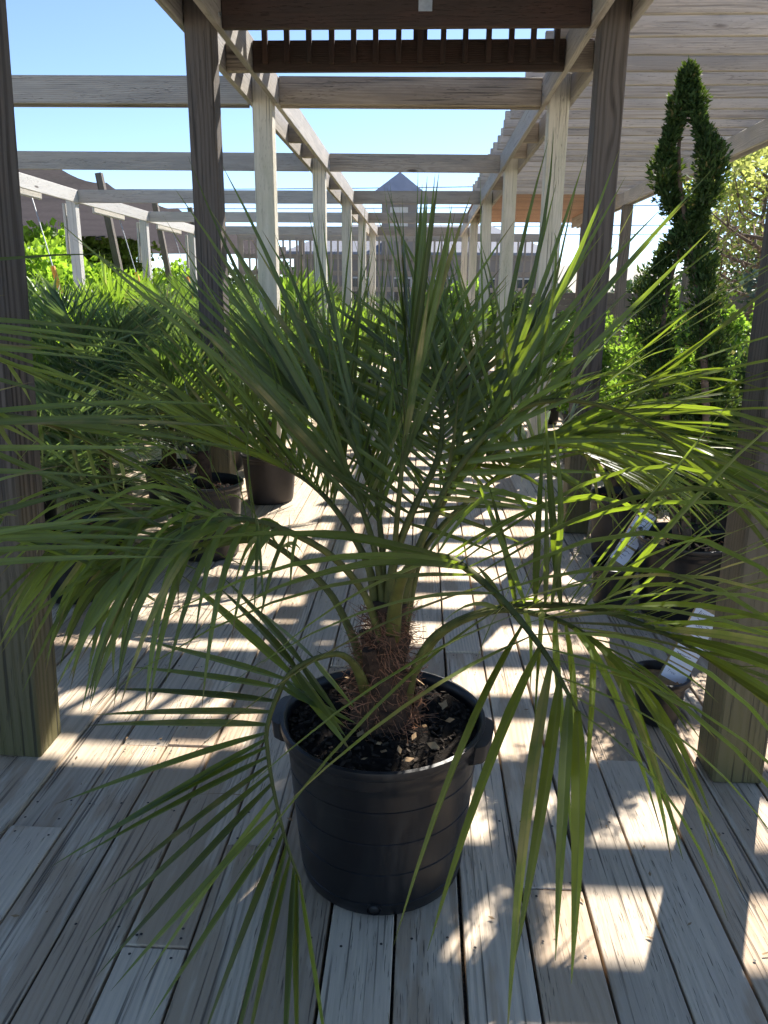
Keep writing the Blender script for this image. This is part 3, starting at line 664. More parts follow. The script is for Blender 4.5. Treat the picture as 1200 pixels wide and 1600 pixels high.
SPEC = {   # leaflet start, pairs, lengths, widths, angles, V lift, droop (v2, droop2: the other side)
    'A': dict(t0=.36, n=25, Lmax=.41, W=.027, a0=86, a1=14, apow=2.2, v=2, droop=.08, r0=.011, left=lambda f: .55 if f < .22 else 0.0, jit=.6, prof=lambda f: .78 + .22 * math.sin(math.pi * min(1, f * 1.1))),
    'B': dict(t0=.30, n=18, Lmax=.60, W=.021, a0=86, a1=30, v=6, droop=.55, v2=40, droop2=1.6, r0=.013),
    'C': dict(t0=.42, n=28, Lmax=.54, W=.0135, a0=72, a1=18, v=56, droop=.62, grow=.7, r0=.012, jit=1.4),
    'D': dict(t0=.38, n=34, Lmax=.54, W=.0120, a0=70, a1=22, v=14, droop=1.7, grow=.6, r0=.011, jit=2.0),
    'E': dict(t0=.40, n=33, Lmax=.64, W=0.0135, a0=76, a1=26, v=66, droop=.08, r0=.013, jit=1.5),
    'F': dict(t0=.24, n=37, Lmax=.46, W=0.0135, a0=78, a1=18, v=14, droop=.22, r0=.014, jit=1.4),
    'G': dict(t0=.44, n=31, Lmax=.52, W=0.0125, a0=68, a1=24, v=24, droop=.5, r0=.011, jit=1.6),
    'H': dict(t0=.38, n=35, Lmax=.64, W=0.0135, a0=68, a1=20, v=50, droop=.22, v2=26, droop2=.6, r0=.012, jit=1.7),
    'I': dict(t0=.33, n=27, Lmax=.68, W=0.0135, a0=42, a1=10, v=40, droop=.05, r0=.012, jit=2.0),
    'J': dict(t0=.33, n=27, Lmax=.68, W=0.0130, a0=46, a1=12, v=44, droop=.06, r0=.012, jit=2.0),
    'K': dict(t0=.40, n=14, Lmax=.46, W=.0140, a0=18, a1=6, v=20, droop=.02, r0=.010),
    'O': dict(t0=.34, n=27, Lmax=.68, W=0.0130, a0=46, a1=12, v=46, droop=.06, r0=.012, jit=2.0),
    'P': dict(t0=.42, n=26, Lmax=.46, W=.0135, a0=68, a1=20, v=20, droop=.9, r0=.011, jit=1.8),
    'R': dict(t0=.40, n=28, Lmax=.42, W=.0125, a0=70, a1=24, v=-12, droop=1.9, grow=.3, r0=.011, jit=1.6),
    'S': dict(t0=.42, n=15, Lmax=.52, W=.0125, a0=58, a1=18, v=10, droop=.9, r0=.011, jit=1.4, left=.55),
}
allv = []
off = Vector((PX, PY, 0))
for key, pts in FR.items():
    C, rad, leaves = frond_geo([Vector(p) - off for p in pts], rh, **SPEC[key])
    m = MB(); m.tube(C, rad, 8, flat=0.72)
    if key in 'ACD':                                  # petiole spines
        for j in range(2, 13):
            T = (C[j + 1] - C[j]).normalized(); S = T.cross(Vector((0, 0, 1))).normalized()
            for s in (-1, 1):
                b = C[j].lerp(C[j + 1], rh.random()) + S * s * rad[j] * .8; w = T * 0.0022
                m.add([b - w, b + w, b + S * s * 0.014 + T * .008 + Vector((0, 0, .006))], [(0, 1, 2)])
    fr = m.build('frond', M['petiole'], hero, True)
    for vs, fs, L in leaves:
        mid = vs[len(vs) // 2] + off; dist = (mid - Vector((0, 0, 1.34))).length
        inside = abs(mid.x / max(.2, mid.y)) < 0.62
        allv.append((L / dist * (1 if inside else .4), fr, vs, fs))
allv.sort(key=lambda q: -q[0])
rest = {}
for i, (sz, fr, vs, fs) in enumerate(allv):
    if i < 300: leaf_attrs(mesh_obj('leaflet', vs, fs, M['frond'], fr, False))
    else: rest.setdefault(fr, MB()).add(vs, fs)
for fr, mb_ in rest.items(): tag(leaf_attrs(mb_.build('leaflets', M['frond'], fr, False)), kind='stuff')

# neighbouring palm whose frond reaches in from the left
nb_ = empty('potted_palm', (-1.30, 0.35, 0)); tag(nb_, 'palm standing left of the big one, only its long leaflets reaching past the left post', 'palm')
nursery_pot(0.15, 0.18, 0.34, 'pot', M['pot'], nb_); soil_disc(0.174, 0.29, nb_, rh)
NBS = dict(t0=.3, n=20, Lmax=.60, W=.0110, a0=58, a1=20, v=-8, droop=.16, jit=1.6)
for pts, sp in (([(0, 0, .3), (.08, .14, .7), (.26, .38, 1.0), (.42, .64, 1.12), (.52, .9, 1.14), (.57, 1.15, 1.08), (.6, 1.38, .96)], NBS),
                ([(0, 0, .3), (.04, .12, .8), (.16, .34, 1.16), (.3, .62, 1.3), (.4, .9, 1.3), (.46, 1.2, 1.2)], dict(NBS, v=-2)),
                ([(0, 0, .3), (.1, .1, .6), (.32, .34, .86), (.46, .6, .96), (.54, .85, .95), (.58, 1.05, .88)], dict(NBS, Lmax=.5, v=2, droop=.3)),
                ([(0, 0, .3), (-.1, .02, .7), (-.4, .1, .9), (-.7, .2, .85)], dict(NBS, Lmax=.4, n=16))):
    C, rad, leaves = frond_geo(pts, rh, **sp)
    m = MB(); m.tube(C, rad, 7, flat=.72); fr = m.build('frond', M['petiole'], nb_, True)
    for vs, fs, L in leaves: leaf_attrs(mesh_obj('leaflet', vs, fs, M['frond'], fr, False))

# ================================================================== OTHER PLANTS
rb = random.Random(5)
def rel(me_name, mb_, mat, smooth=False):
    me = bpy.data.meshes.new(me_name); me.from_pydata([tuple(v) for v in mb_.v], [], mb_.f); me.materials.append(mat)
    if smooth:
        for p in me.polygons: p.use_smooth = True
    me.update(); return me
def feather_mesh(L, e0, e1, mat, n=20, leafL=.36, W=.017, droop=.4, v=28, seed=0):
    rng = random.Random(seed); pts = [Vector((0, 0, 0))]; k = 7
    for i in range(k):
        e = math.radians(e0 + (e1 - e0) * (i / (k - 1)) ** 1.2)
        pts.append(pts[-1] + Vector((math.cos(e), rng.uniform(-.06, .06), math.sin(e))) * L / k)
    C, rad, leaves = frond_geo(pts, rng, t0=.3, n=n, Lmax=leafL, W=W, a0=60, a1=20, v=v, droop=droop, r0=.010, segs=4, nb=12, jit=1.4)
    m = MB(); m.tube(C, rad, 5, caps=False)
    for vs, fs, l in leaves: m.add(vs, fs)
    return rel('frond', m, mat, True)
def fan_mesh(Lp, e0, mat, n=26, R_=.36, seed=0, spread=250, cup=0.3):
    rng = random.Random(seed); m = MB(); e = math.radians(e0)
    pts = [Vector((0, 0, 0))]
    for i in range(5):
        ee = e - 0.1 * i; pts.append(pts[-1] + Vector((math.cos(ee), 0, math.sin(ee))) * Lp / 5)
    m.tube(pts, [.008, .007, .006, .005, .005, .004], 5, caps=False)
    T = (pts[-1] - pts[-2]).normalized(); S = Vector((0, 1, 0)); N = S.cross(T) * -1
    hub = pts[-1]
    for i in range(n):
        a = math.radians(-spread / 2 + spread * i / (n - 1) + rng.uniform(-2, 2))
        d = (T * math.cos(a) + S * math.sin(a) + N * cup * rng.uniform(.6, 1.3)).normalized()
        wref = (-T * math.sin(a) + S * math.cos(a)) + N * (0.35 if i % 2 else -.35)
        vs, fs = leaflet_geo(hub, d, wref, R_ * (.85 + .15 * math.cos(a)) * rng.uniform(.92, 1.06), .03, rng.uniform(.1, .5), rng, 4, .25)
        m.add(vs, fs)
    return rel('frond', m, mat, True)
FEATH = [feather_mesh(.75, 80, 25, M['frond_bg'], W=.014, seed=1), feather_mesh(.85, 65, -20, M['frond_bg'], 24, W=.014, seed=2), feather_mesh(.8, 45, -40, M['frond_bg'], 24, W=.014, seed=3, droop=.7), feather_mesh(.7, 86, 50, M['frond_bg'], seed=4, droop=.15)]
FBLUE = [feather_mesh(.7, 82, 35, M['frond_blue'], 28, leafL=.34, W=.012, droop=.2, seed=5), feather_mesh(.75, 60, -30, M['frond_blue'], 28, leafL=.34, W=.012, seed=6), feather_mesh(.65, 40, -50, M['frond_blue'], 28, leafL=.3, W=.012, seed=7)]
FANS = [fan_mesh(.5, 82, M['fan'], seed=8), fan_mesh(.5, 62, M['fan'], seed=9), fan_mesh(.45, 42, M['fan'], seed=10, cup=.15), fan_mesh(.4, 25, M['fan'], seed=11)]
potcache = {}
def std_pot(parent, R0, R1, H, mat):
    k = (R0, R1, H, mat.name)
    if k not in potcache:
        o = nursery_pot(R0, R1, H, 'pot', mat, parent, False, 28, False); potcache[k] = o.data; return o
    return link(bpy.data.objects.new('pot', potcache[k]), parent)
_soil = {}
def std_soil(parent, r, z, red=False):
    k = (r, z, red)
    if k not in _soil:
        s = soil_disc(r, z, parent, rb, chips=160 if red else 0, cmat=M['chip_red']); _soil[k] = s; return s
    s = _soil[k]; c = copy_tree(s, parent); return c
def stem(parent, r, z0, z1, mat, tilt=(0, 0)):
    m = MB(); m.tube([(0, 0, z0), (tilt[0] * .5, tilt[1] * .5, (z0 + z1) / 2), (tilt[0], tilt[1], z1)], [r * 1.15, r, r * .8], 9); return m.build('trunk', mat, parent, True)
def bay(y):
    return ('before the first pale post', 'between the first and second pale posts', 'between the second and third pale posts', 'between the third and fourth pale posts', 'beyond the fourth pale post')[sum(y > q for q in (6.1, 9.2, 12.35, 15.5))]
def palm(x, y, meshes, nf, sc, label, group, potc=(0.13, 0.16, 0.29), th=0.18, z0=0.0, pmat='pot', rot=None):
    o = empty('potted_palm', (x, y, z0), rb.uniform(0, 6.28) if rot is None else rot); tag(o, label, 'palm', group)
    std_pot(o, *potc, M[pmat]); std_soil(o, potc[1] - .008, potc[2] * .86, True); stem(o, .045 * sc, potc[2] * .8, potc[2] + th, M['bark'])
    for k in range(nf):
        f = k / nf; me = meshes[min(len(meshes) - 1, int(f * len(meshes)))] if rb.random() < .75 else rb.choice(meshes)
        c = link(bpy.data.objects.new('frond', me), o); c.location = (rb.uniform(-.02, .02), rb.uniform(-.02, .02), potc[2] + th * rb.uniform(.75, 1.0))
        c.rotation_euler = (rb.gauss(0, .12), rb.gauss(0, .12), k * 2.399 + rb.uniform(-.4, .4)); s = sc * rb.uniform(.85, 1.12); c.scale = (s, s, s)
    return o
GL = 'palms crowded in the left bay'
LBF = 'green feather-leaved palm crowded left of the aisle, '
LBB = 'bluish feather-leaved palm crowded left of the aisle, '
LBN = 'bright fan-leaved palm crowded left of the aisle, '
# the ones one can tell apart
palm(-1.12, 3.86, FEATH, 13, .85, 'feather palm in a dark pot just before the second left post', None, (0.16, 0.19, 0.40), .16)
palm(-1.0, 4.98, FEATH, 12, .95, 'feather palm in a dusty brownish pot behind the second left post at the aisle edge', None, (0.15, 0.18, 0.33), .2, pmat='pot_brown')
palm(-1.75, 4.0, FBLUE, 26, 1.05, 'dense drooping palm with dark narrow leaflets behind the front left post', None, (0.15, 0.18, 0.33), .3)
palm(-2.3, 5.1, FANS, 16, 1.05, 'sunlit lime fan palm right behind the dense drooping palm', None, (0.15, 0.18, 0.33), .35)
palm(-1.55, 5.9, FBLUE, 15, 1.0, 'bluish palm with stiff leaflets beside the first pale left post', None, (0.15, 0.18, 0.33), .35)
for (x, y) in [(-2.6, 3.9), (-3.3, 4.7), (-3.0, 5.9), (-3.9, 5.6), (-2.1, 6.6), (-2.9, 7.0), (-4.3, 7.3), (-3.6, 7.9), (-1.75, 7.5), (-2.5, 8.2), (-4.8, 8.6), (-1.6, 8.9), (-3.2, 9.1), (-2.3, 9.8), (-4.0, 9.7), (-4.9, 10.6), (-1.7, 10.5), (-3.1, 10.9), (-2.2, 11.5), (-4.1, 11.9), (-1.6, 12.6), (-3.0, 12.9), (-4.7, 13.4), (-2.2, 14.0), (-3.6, 14.6), (-1.7, 15.4), (-2.8, 16.2), (-4.4, 16.5), (-2.0, 17.4), (-3.4, 18.0)]:
    q = rb.random()
    if q < .4: palm(x + rb.uniform(-.15, .15), y, FEATH, 13, rb.uniform(.95, 1.25), LBF + bay(y), GL, th=.3)
    elif q < .55: palm(x + rb.uniform(-.15, .15), y, FBLUE, 13, rb.uniform(.95, 1.2), LBB + bay(y), GL, th=.3)
    else: palm(x + rb.uniform(-.15, .15), y, FANS, 14, rb.uniform(1.0, 1.35), LBN + bay(y), GL, th=.3)
for (x, y, ms, sc) in [(-.7, 10.3, FEATH, 1.0), (.05, 10.9, FANS, .95), (.6, 10.5, FEATH, .9), (-.35, 12.0, FBLUE, 1.1), (.35, 12.6, FANS, 1.2), (-.8, 7.2, FEATH, .85), (-.75, 8.6, FANS, .9)]:
    palm(x, y, ms, 14, sc, 'potted palm on the aisle deck, ' + bay(y), 'palms set out on the far aisle', th=.25)
# palms at the aisle edge on the right side further back
LR = 'fan palm under the slatted roof, '
for (x, y) in [(1.5, 7.3), (2.2, 8.6), (1.45, 9.6), (2.4, 10.8), (1.6, 12.0)]: palm(x, y, FANS, 12, rb.uniform(.7, .9), LR + bay(y), 'fan palms in the right bay', th=.1)

palm(-1.55, 3.25, FBLUE, 22, .8, 'dark feathery palm close behind the front left post at its foot', None, (0.15, 0.18, 0.33), .12)
for (x, y) in [(-2.15, 3.2), (-2.3, 4.3), (-1.6, 4.75), (-2.9, 3.5), (-1.5, 5.3)]: palm(x, y, FEATH if y < 4.5 else FBLUE, 18, rb.uniform(.9, 1.1), 'dense dark feather palm packed between the front and second left posts', 'dense palms behind the front left post', th=.25)
# ---- leafy shrubs
def leaf_cloud(name, mat, n, ctrs, leaf=(.03, .055), seed=0, aspect=.42, up=.3):
    rng = random.Random(seed); m = MB()
    tot = sum(r ** 2 for _, r in ctrs)
    for c, r in ctrs:
        for k in range(int(n * r * r / tot)):
            d = Vector((rng.gauss(0, 1), rng.gauss(0, 1), rng.gauss(0, 1))).normalized(); q = r * rng.random() ** .45
            p = Vector(c) + d * q; l = rng.uniform(*leaf)
            t = (d + Vector((rng.gauss(0, .6), rng.gauss(0, .6), rng.gauss(up, .6)))).normalized()
            s = t.cross(Vector((rng.gauss(0, 1), rng.gauss(0, 1), rng.gauss(0, 1)))).normalized() * l * aspect; nn = t.cross(s).normalized() * l * .12
            m.add([p, p + t * l * .5 + s + nn, p + t * l, p + t * l * .5 - s + nn], [(0, 1, 2), (0, 2, 3)])
    return rel(name, m, mat)
def blobs(rng, n, R_, H, z0, r):
    out = []
    for k in range(n):
        a = rng.uniform(0, 6.28); z = rng.random(); q = R_ * math.sqrt(rng.random()) * (0.55 + .75 * math.sin(math.pi * min(1, z + .15)))
        out.append(((q * math.cos(a), q * math.sin(a), z0 + z * H), r * rng.uniform(.6, 1.2)))
    return out
def stems_mesh(rng, n, R_, H, z0, r=.008):
    m = MB()
    for k in range(n):
        a = rng.uniform(0, 6.28); q = R_ * rng.uniform(.2, .9)
        m.tube([(0.02 * math.cos(a), .02 * math.sin(a), z0), (q * .5 * math.cos(a), q * .5 * math.sin(a), z0 + H * .5), (q * math.cos(a), q * math.sin(a), z0 + H * rng.uniform(.8, 1))], [r, r * .7, r * .3], 5)
    return rel('stems', m, M['trunk'])
SH = {}
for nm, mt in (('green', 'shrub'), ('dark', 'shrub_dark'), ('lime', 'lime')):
    for v in range(2):
        rg = random.Random(hash((len(nm), v)) % 999 + v)
        SH[nm, v] = (leaf_cloud('foliage', M[mt], 3600, blobs(rg, 17, .26, .55, .42, .14), seed=v + 3), stems_mesh(rg, 8, .26, .65, .24))
def shrub(x, y, kind, sc, label, group=None, z0=0.0, pot=True):
    o = empty('potted_shrub' if pot else 'shrub', (x, y, z0), rb.uniform(0, 6.28)); tag(o, label, 'shrub', group)
    f, s = SH[kind, rb.randrange(2)]
    if pot: std_pot(o, .11, .135, .25, M['pot']); std_soil(o, .127, .215, True)
    for nm, me in (('foliage', f), ('stems', s)):
        c = link(bpy.data.objects.new(nm, me), o); c.scale = (sc, sc, sc * rb.uniform(.9, 1.1)); c.location = (0, 0, (.02 if pot else -.24 * sc - .02))
LS1 = 'bushy green potted shrub under the slatted roof, '
for (x, y, s) in [(1.35, 5.0, .9), (1.75, 5.7, 1.0), (2.45, 5.2, 1.05), (1.3, 6.3, .9), (2.2, 6.6, 1.1), (1.7, 7.9, 1.0), (2.75, 7.6, 1.1), (1.4, 8.5, .95), (2.7, 9.4, 1.0), (1.9, 10.2, 1.0), (1.4, 11.2, 1.0), (2.3, 12.6, 1.0)]:
    shrub(x, y, 'green', s, LS1 + bay(y), 'green shrubs in the right bay')
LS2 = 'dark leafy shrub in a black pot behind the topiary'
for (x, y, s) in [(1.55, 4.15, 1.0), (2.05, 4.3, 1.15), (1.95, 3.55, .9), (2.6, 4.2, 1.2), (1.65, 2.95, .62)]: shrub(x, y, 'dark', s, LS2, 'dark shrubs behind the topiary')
LS3 = 'lush green shrub growing on the ground beyond the right bay'
for (x, y, s) in [(4.2, 7.5, 1.6), (5.0, 8.8, 1.9), (4.3, 10.0, 1.7), (5.6, 11.4, 2.0), (4.4, 12.4, 1.8), (6.6, 10.2, 1.8), (6.2, 13.8, 2.2), (4.6, 14.8, 2.0), (7.6, 12.6, 2.2), (3.9, 6.3, 1.4)]:
    shrub(x, y, 'green', s, LS3, 'ground shrubs beyond the right bay', -.34, False)
LS4 = 'vivid lime-green shrub in full sun along the edge of the shade canopy'
for (x, y, s) in [(-7.2, 14.2, 3.3), (-6.5, 13.5, 2.7), (-6.75, 16.3, 3.3), (-6.4, 17.6, 3.0), (-7.8, 15.8, 3.4), (-6.6, 20.5, 2.8), (-8.2, 18.6, 3.2)]:
    shrub(x, y, 'lime', s, LS4, 'lime shrubs by the canopy', -.34, False)
LS5 = 'green shrub growing at the far end of the aisle before the picket screen'
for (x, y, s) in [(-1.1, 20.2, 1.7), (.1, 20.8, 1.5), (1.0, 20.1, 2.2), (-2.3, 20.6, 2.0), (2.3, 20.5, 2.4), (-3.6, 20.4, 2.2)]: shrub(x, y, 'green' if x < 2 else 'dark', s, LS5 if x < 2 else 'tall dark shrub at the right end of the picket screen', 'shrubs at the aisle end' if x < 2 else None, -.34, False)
# ---- topiary juniper
def spray_strand(m, pts, rads, n, rng, l=(.016, .036)):
    C = catmull(pts, 40); k = len(rads) - 1
    for i in range(n):
        u = rng.random(); q = u * 40; j = min(39, int(q)); c = C[j].lerp(C[j + 1], q - j)
        w = u * k; a = min(k - 1, int(w)); r = rads[a] + (rads[a + 1] - rads[a]) * (w - a)
        r *= 0.8 + .35 * math.sin(u * 61 + 3 * math.sin(u * 17))
        d = Vector((rng.gauss(0, 1), rng.gauss(0, 1), rng.gauss(0, .7))).normalized(); p = c + d * r * rng.random() ** .5
        t = (d * .8 + Vector((rng.gauss(0, .4), rng.gauss(0, .4), .75 + rng.gauss(0, .35)))).normalized(); L = rng.uniform(*l)
        s = t.orthogonal().normalized(); s = (Matrix.Rotation(rng.uniform(0, 6.28), 3, t) @ s) * L * .17
        m.add([p, p + t * L * .45 + s, p + t * L, p + t * L * .45 - s], [(0, 1, 2), (0, 2, 3)])
        if rng.random() < .6:
            b = p + t * L * .35; t2 = (t + s.normalized() * .9).normalized()
            m.add([b, b + t2 * L * .3 + s.cross(t) * .8, b + t2 * L * .62, b + t2 * L * .3 - s.cross(t) * .8], [(0, 1, 2), (0, 2, 3)])
TX, TY = 1.16, 3.2
top = empty('topiary_juniper', (TX, TY, 0)); tag(top, 'tall dark juniper trimmed into a twisted spiral in a big black pot', 'topiary')
std_pot(top, .17, .205, .36, M['pot']); std_soil(top, .197, .31, True)
rt = random.Random(9)
m = MB()
spray_strand(m, [(-.21, -.02, 2.13), (-.23, 0, 1.98), (-.245, .05, 1.83), (-.19, .08, 1.70), (-.11, .06, 1.58), (-.07, -.02, 1.42), (-.06, -.08, 1.25), (-.02, -.08, 1.08), (.02, -.04, .92)], [.02, .048, .055, .055, .056, .078, .095, .095, .085], 8500, rt)
f1 = m.build('foliage', M['juniper'], top)
m = MB()
spray_strand(m, [(-.205, 0, 2.15), (-.17, -.03, 1.99), (-.115, -.06, 1.86), (-.10, -.04, 1.74), (-.125, .02, 1.6), (-.2, .08, 1.48), (-.24, .06, 1.32), (-.21, .0, 1.14), (-.19, -.03, .98)], [.018, .046, .058, .06, .045, .06, .092, .10, .085], 8500, rt)
m.build('foliage', M['juniper'], top)
m = MB()
spray_strand(m, [(0, 0, .95), (.03, -.02, .8), (.0, .02, .64), (.02, 0, .5)], [.13, .17, .2, .14], 7000, rt)
spray_strand(m, [(-.17, .02, .95), (-.14, .08, .75), (-.08, .1, .55)], [.09, .13, .12], 2600, rt)
m.build('foliage', M['juniper'], top)
m = MB(); m.tube(catmull([(0, 0, .3), (-.03, 0, .55), (-.02, -.1, .8), (-.05, -.12, 1.0), (-.08, -.05, 1.3), (-.14, .03, 1.6), (-.2, .03, 1.85), (-.21, 0, 2.1)], 24), [.022 - .0007 * i for i in range(25)], 8); m.build('trunk', M['trunk'], top, True)
m = MB(); m.tube(catmull([(-.03, .02, .3), (-.1, .05, .6), (-.16, -.03, .9), (-.2, 0, 1.2), (-.17, .05, 1.45), (-.1, 0, 1.75), (-.17, 0, 2.0)], 24), [.017 - .0005 * i for i in range(25)], 8); m.build('trunk', M['trunk'], top, True)
# pots round the topiary
for (x, y, lab) in ((1.10, 4.02, 'dusty pot with red bark mulch and a young juniper behind the slanted sign'), (1.62, 3.9, 'second juniper pot with red bark mulch in the shade behind the topiary')):
    o = empty('potted_juniper', (x, y, 0)); tag(o, lab, 'shrub'); std_pot(o, .15, .18, .33, M['pot_brown']); std_soil(o, .172, .285, True)
    m = MB(); spray_strand(m, [(.1, .12, .45), (.12, .16, .7), (.12, .16, .95), (.1, .14, 1.2)], [.1, .15, .13, .06], 3000, rt); m.build('foliage', M['juniper'], o)
    stem(o, .014, .27, 1.1, M['trunk'], (.1, .14))

# ---- handwritten plant signs on slanted timber blocks
def lettering(txt, size, parent, loc, mat):
    cu = bpy.data.curves.new('lettering', 'FONT'); cu.body = txt; cu.size = size; cu.shear = .25; cu.space_line = .95; cu.align_x = 'LEFT'; cu.offset = -0.0002
    t = bpy.data.objects.new('tmp', cu); COL.objects.link(t); bpy.context.view_layer.update()
    me = bpy.data.meshes.new_from_object(t.evaluated_get(bpy.context.evaluated_depsgraph_get())); bpy.data.objects.remove(t)
    me.materials.clear(); me.materials.append(mat); o = link(bpy.data.objects.new('lettering', me), parent); o.location = loc; return o
def scribble(parent, x0, x1, y, rng, z=0.0006, amp=.003):
    m = MB(); pts = []; x = x0
    while x < x1:
        pts.append((x, y + rng.uniform(-amp, amp), z)); x += rng.uniform(.0014, .003)
    for a, b in zip(pts[:-1], pts[1:]):
        a, b = Vector(a), Vector(b); d = (b - a).normalized(); n = Vector((-d.y, d.x, 0)) * .0008; m.add([a - n, a + n, b + n, b - n], [(0, 1, 2, 3)])
    o = m.build('handwriting', M['ink'], parent); return o
def sign(base, topp, wdir, width, label, cards, thick=.038):
    """timber block from base to topp with paper cards on its camera-side face; local: x = width, y = up the block, z = out of the face"""
    base, topp = Vector(base), Vector(topp); u = (topp - base); L = u.length; u.normalize()
    w = Vector(wdir); w = (w - u * w.dot(u)).normalized(); n = w.cross(u)
    o = empty('plant_sign', base); tag(o, label, 'sign')
    o.rotation_euler = Matrix((w, u, n)).transposed().to_euler()
    bl = link(bpy.data.objects.new('block', board_mesh(L, width, thick, M['stake'], .002, 'block')), o); bl.location = (0, L / 2, -thick / 2); bl.rotation_euler = (0, 0, math.pi / 2)
    rs = random.Random(len(label))
    for (y0, y1, txt, lines) in cards:
        m = MB(); m.box((rs.uniform(-.002, .002), (y0 + y1) / 2, .0012), (width * .98, y1 - y0, .0012), Matrix.Rotation(rs.uniform(-.03, .03), 3, 'Z')); c = m.build('card', M['card'], o)
        for (tx, sz, ty) in txt: lettering(tx, sz, c, (-width * .36, ty, .0021), M['ink'])
        for ly in lines: scribble(c, -width * .38 + rs.uniform(0, .008), width * rs.uniform(.1, .36), ly, rs, .0021)
    return o
sp = empty('small_pot', (0.80, 2.30, 0)); tag(sp, 'small black pot of pale gravel beside the right front post', 'pot')
std_pot(sp, .066, .082, .17, M['pot']); soil_disc(.077, .143, sp, rb, M['dead_leaf'], 'gravel', amp=.004)
sign((0.815, 2.275, 0.125), (0.955, 2.36, 0.375), (.9, -.35, -.42), .078, 'slanted timber block with four white handwritten cards in the small pot by the right post',
     [(.19, .282, [('Juniper', .021, .262), ('Pon-Tree', .02, .222)], [.248, .206]), (.135, .175, [], [.163, .15]), (.088, .13, [], [.12, .106]), (.03, .083, [('Tree', .014, .05)], [.07])])
sp2 = empty('small_pot', (0.875, 3.28, 0)); tag(sp2, 'small black pot holding the slanted sign before the dusty juniper pot', 'pot'); std_pot(sp2, .075, .095, .2, M['pot']); std_soil(sp2, .09, .165)
sign((0.86, 3.24, 0.175), (1.035, 3.36, 0.425), (.75, -.35, -.55), .078, 'slanted timber block with white handwritten cards in front of the topiary pot',
     [(.22, .315, [('Juniper', .021, .29)], [.27, .25, .235]), (.14, .21, [], [.19, .17, .155]), (.05, .13, [], [.11, .09, .075])])

# ---- trees and far vegetation
def tree(x, y, H, cr, mat, label, cat='tree', leaf=(.1, .2), n=9000, seed=0, bare=False, z0=-.34, trunk_r=.14, group=None, low=.35):
    rng = random.Random(seed); o = empty('tree', (x, y, z0)); tag(o, label, cat, group)
    m = MB(); tips = []
    m.tube([(0, 0, 0), (.05, 0, H * .3), (0, .08, H * .6), (.03, 0, H * .92)], [trunk_r, trunk_r * .8, trunk_r * .5, trunk_r * .12], 9)
    for k in range(16):
        z = H * (low + (.92 - low) * k / 16); a = k * 2.4 + rng.uniform(-.5, .5); l = cr * (1.15 - .65 * abs((z / H - .6) / .45)) * rng.uniform(.7, 1.1)
        e = Vector((math.cos(a) * l, math.sin(a) * l, z + l * rng.uniform(.3, .7))); b = Vector((0, 0, z)); md = b.lerp(e, .5) + Vector((rng.gauss(0, .1), rng.gauss(0, .1), -.08 * l))
        m.tube([b, md, e], [trunk_r * .34, trunk_r * .2, trunk_r * .06], 6); tips += [e, md.lerp(e, .5), md]
        for j in range(3):
            e2 = md.lerp(e, rng.uniform(.2, .8)) + Vector((rng.gauss(0, .4), rng.gauss(0, .4), rng.gauss(.2, .3))) * l * .5
            m.tube([md.lerp(e, .3), e2], [trunk_r * .12, trunk_r * .03], 5); tips.append(e2)
    m.build('trunk', M['trunk'], o, True)
    cl = [(t, cr * rng.uniform(.2, .36)) for t in tips]
    c = link(bpy.data.objects.new('crown', leaf_cloud('crown', mat, n, cl, leaf, seed + 1)), o); return o
tree(9.1, 22.5, 5.6, 2.0, M['yellow_tree'], 'pale yellow-green tree in spring leaf behind the topiary', leaf=(.1, .2), n=5200, seed=1)
tree(13.2, 27, 7.5, 2.6, M['yellow_tree'], 'larger pale green tree further right behind the blue spruce', leaf=(.12, .24), n=6000, seed=2)
tree(6.5, 12.6, 5.2, 1.0, M['spruce'], 'narrow blue-grey conifer beside the right front post', leaf=(.08, .16), n=14000, seed=3, low=.1)
tree(7.2, 17.5, 3.4, 1.5, M['brush'], 'low bare brown-twigged tree beyond the right-hand shrubs', leaf=(.04, .08), n=1500, seed=4)
tree(8.8, 18.8, 2.5, 1.3, M['shrub_dark'], 'round dark evergreen behind the right-hand shrubs', leaf=(.07, .13), n=8000, seed=5, low=.12)
tree(-14, 34, 3.4, 2.0, M['shrub'], 'leafy green tree far behind the shade canopy', leaf=(.15, .3), n=6000, seed=6)
def far_wood(name, x0, x1, y, h, mat, n, seed, label, cat):
    rng = random.Random(seed); m = MB()
    for k in range(n):
        x = rng.uniform(x0, x1); top_ = h * (.6 + .25 * math.sin(x * .35) + .15 * math.sin(x * 1.1 + 2)); z = -.4 + top_ * rng.random() ** .7; l = rng.uniform(.25, .6)
        p = Vector((x, y + rng.uniform(-1.5, 1.5), z)); t = Vector((rng.gauss(0, 1), rng.gauss(0, 1), rng.gauss(.5, 1))).normalized(); s = t.orthogonal().normalized() * l * .4
        m.add([p, p + t * l * .5 + s, p + t * l, p + t * l * .5 - s], [(0, 1, 2), (0, 2, 3)])
    tag(m.build(name, mat), label, cat, kind='stuff')
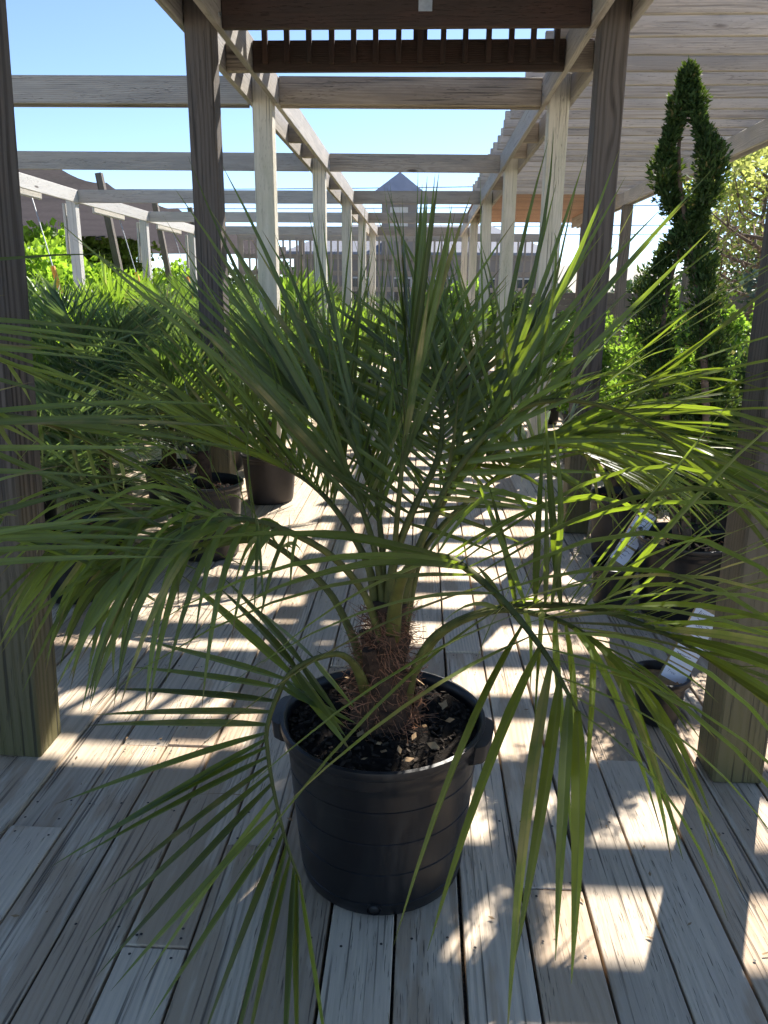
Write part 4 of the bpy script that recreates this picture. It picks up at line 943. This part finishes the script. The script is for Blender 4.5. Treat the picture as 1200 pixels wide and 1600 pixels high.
far_wood('far_wood', -70, 70, 66, 4.6, M['shrub_dark'], 26000, 1, 'dark wooded belt on the horizon behind the nursery', 'wood')
far_wood('hedge', -40, -3, 45, 1.9, M['shrub'], 14000, 2, 'long green hedge below the far edge of the shade canopy', 'hedge')
far_wood('brush', 8, 40, 33, 2.6, M['brush'], 12000, 3, 'brown leafless thicket beyond the right-hand trees', 'thicket')
m = MB(); rg = random.Random(4)
for k in range(16000):
    x = rg.uniform(-18, -5.95) if k % 2 else rg.uniform(3.6, 14); y = rg.uniform(5, 34); h = rg.uniform(.08, .28); a = rg.uniform(0, 6.28)
    b = Vector((x, y, -.35)); s = Vector((math.cos(a), math.sin(a), 0)) * .012
    m.add([b - s, b + s, b + Vector((rg.gauss(0, .08), rg.gauss(0, .08), h))], [(0, 1, 2)])
tag(m.build('grass', M['grass']), 'sparse green grass on the ground beside the deck', 'grass', kind='stuff')

# ---- dry bits blown about on the deck
m = MB(); rg = random.Random(14)
for k in range(260):
    x = rg.uniform(-1.6, 1.4); y = rg.uniform(.9, 5.5); l = rg.uniform(.003, .011); a = rg.uniform(0, 6.28); q = Matrix.Rotation(a, 3, 'Z')
    m.add([q @ Vector(v) + Vector((x, y, .0035)) for v in ((-l, 0, 0), (0, -l * .4, .001), (l, 0, .002), (0, l * .4, .0005))], [(0, 1, 2), (0, 2, 3)])
for k in range(16):
    x = rg.uniform(-1.3, 1.2); y = rg.uniform(1.0, 4.5); a = rg.uniform(0, 6.28); L = rg.uniform(.06, .16); vs = []
    for i in range(7):
        s_ = i / 6; c = Vector((x + L * (s_ - .5) * math.cos(a) - .02 * s_ * s_ * math.sin(a), y + L * (s_ - .5) * math.sin(a), .004 + .006 * math.sin(s_ * 3))); w = .002 * (1 - s_ * .8)
        vs += [c + Vector((-math.sin(a), math.cos(a), 0)) * w, c - Vector((-math.sin(a), math.cos(a), 0)) * w]
    m.add(vs, [(2*i, 2*i+1, 2*i+3, 2*i+2) for i in range(6)])
tag(m.build('leaf_litter', M['dead_leaf']), 'small dry leaf bits scattered on the deck boards', 'litter', kind='stuff')
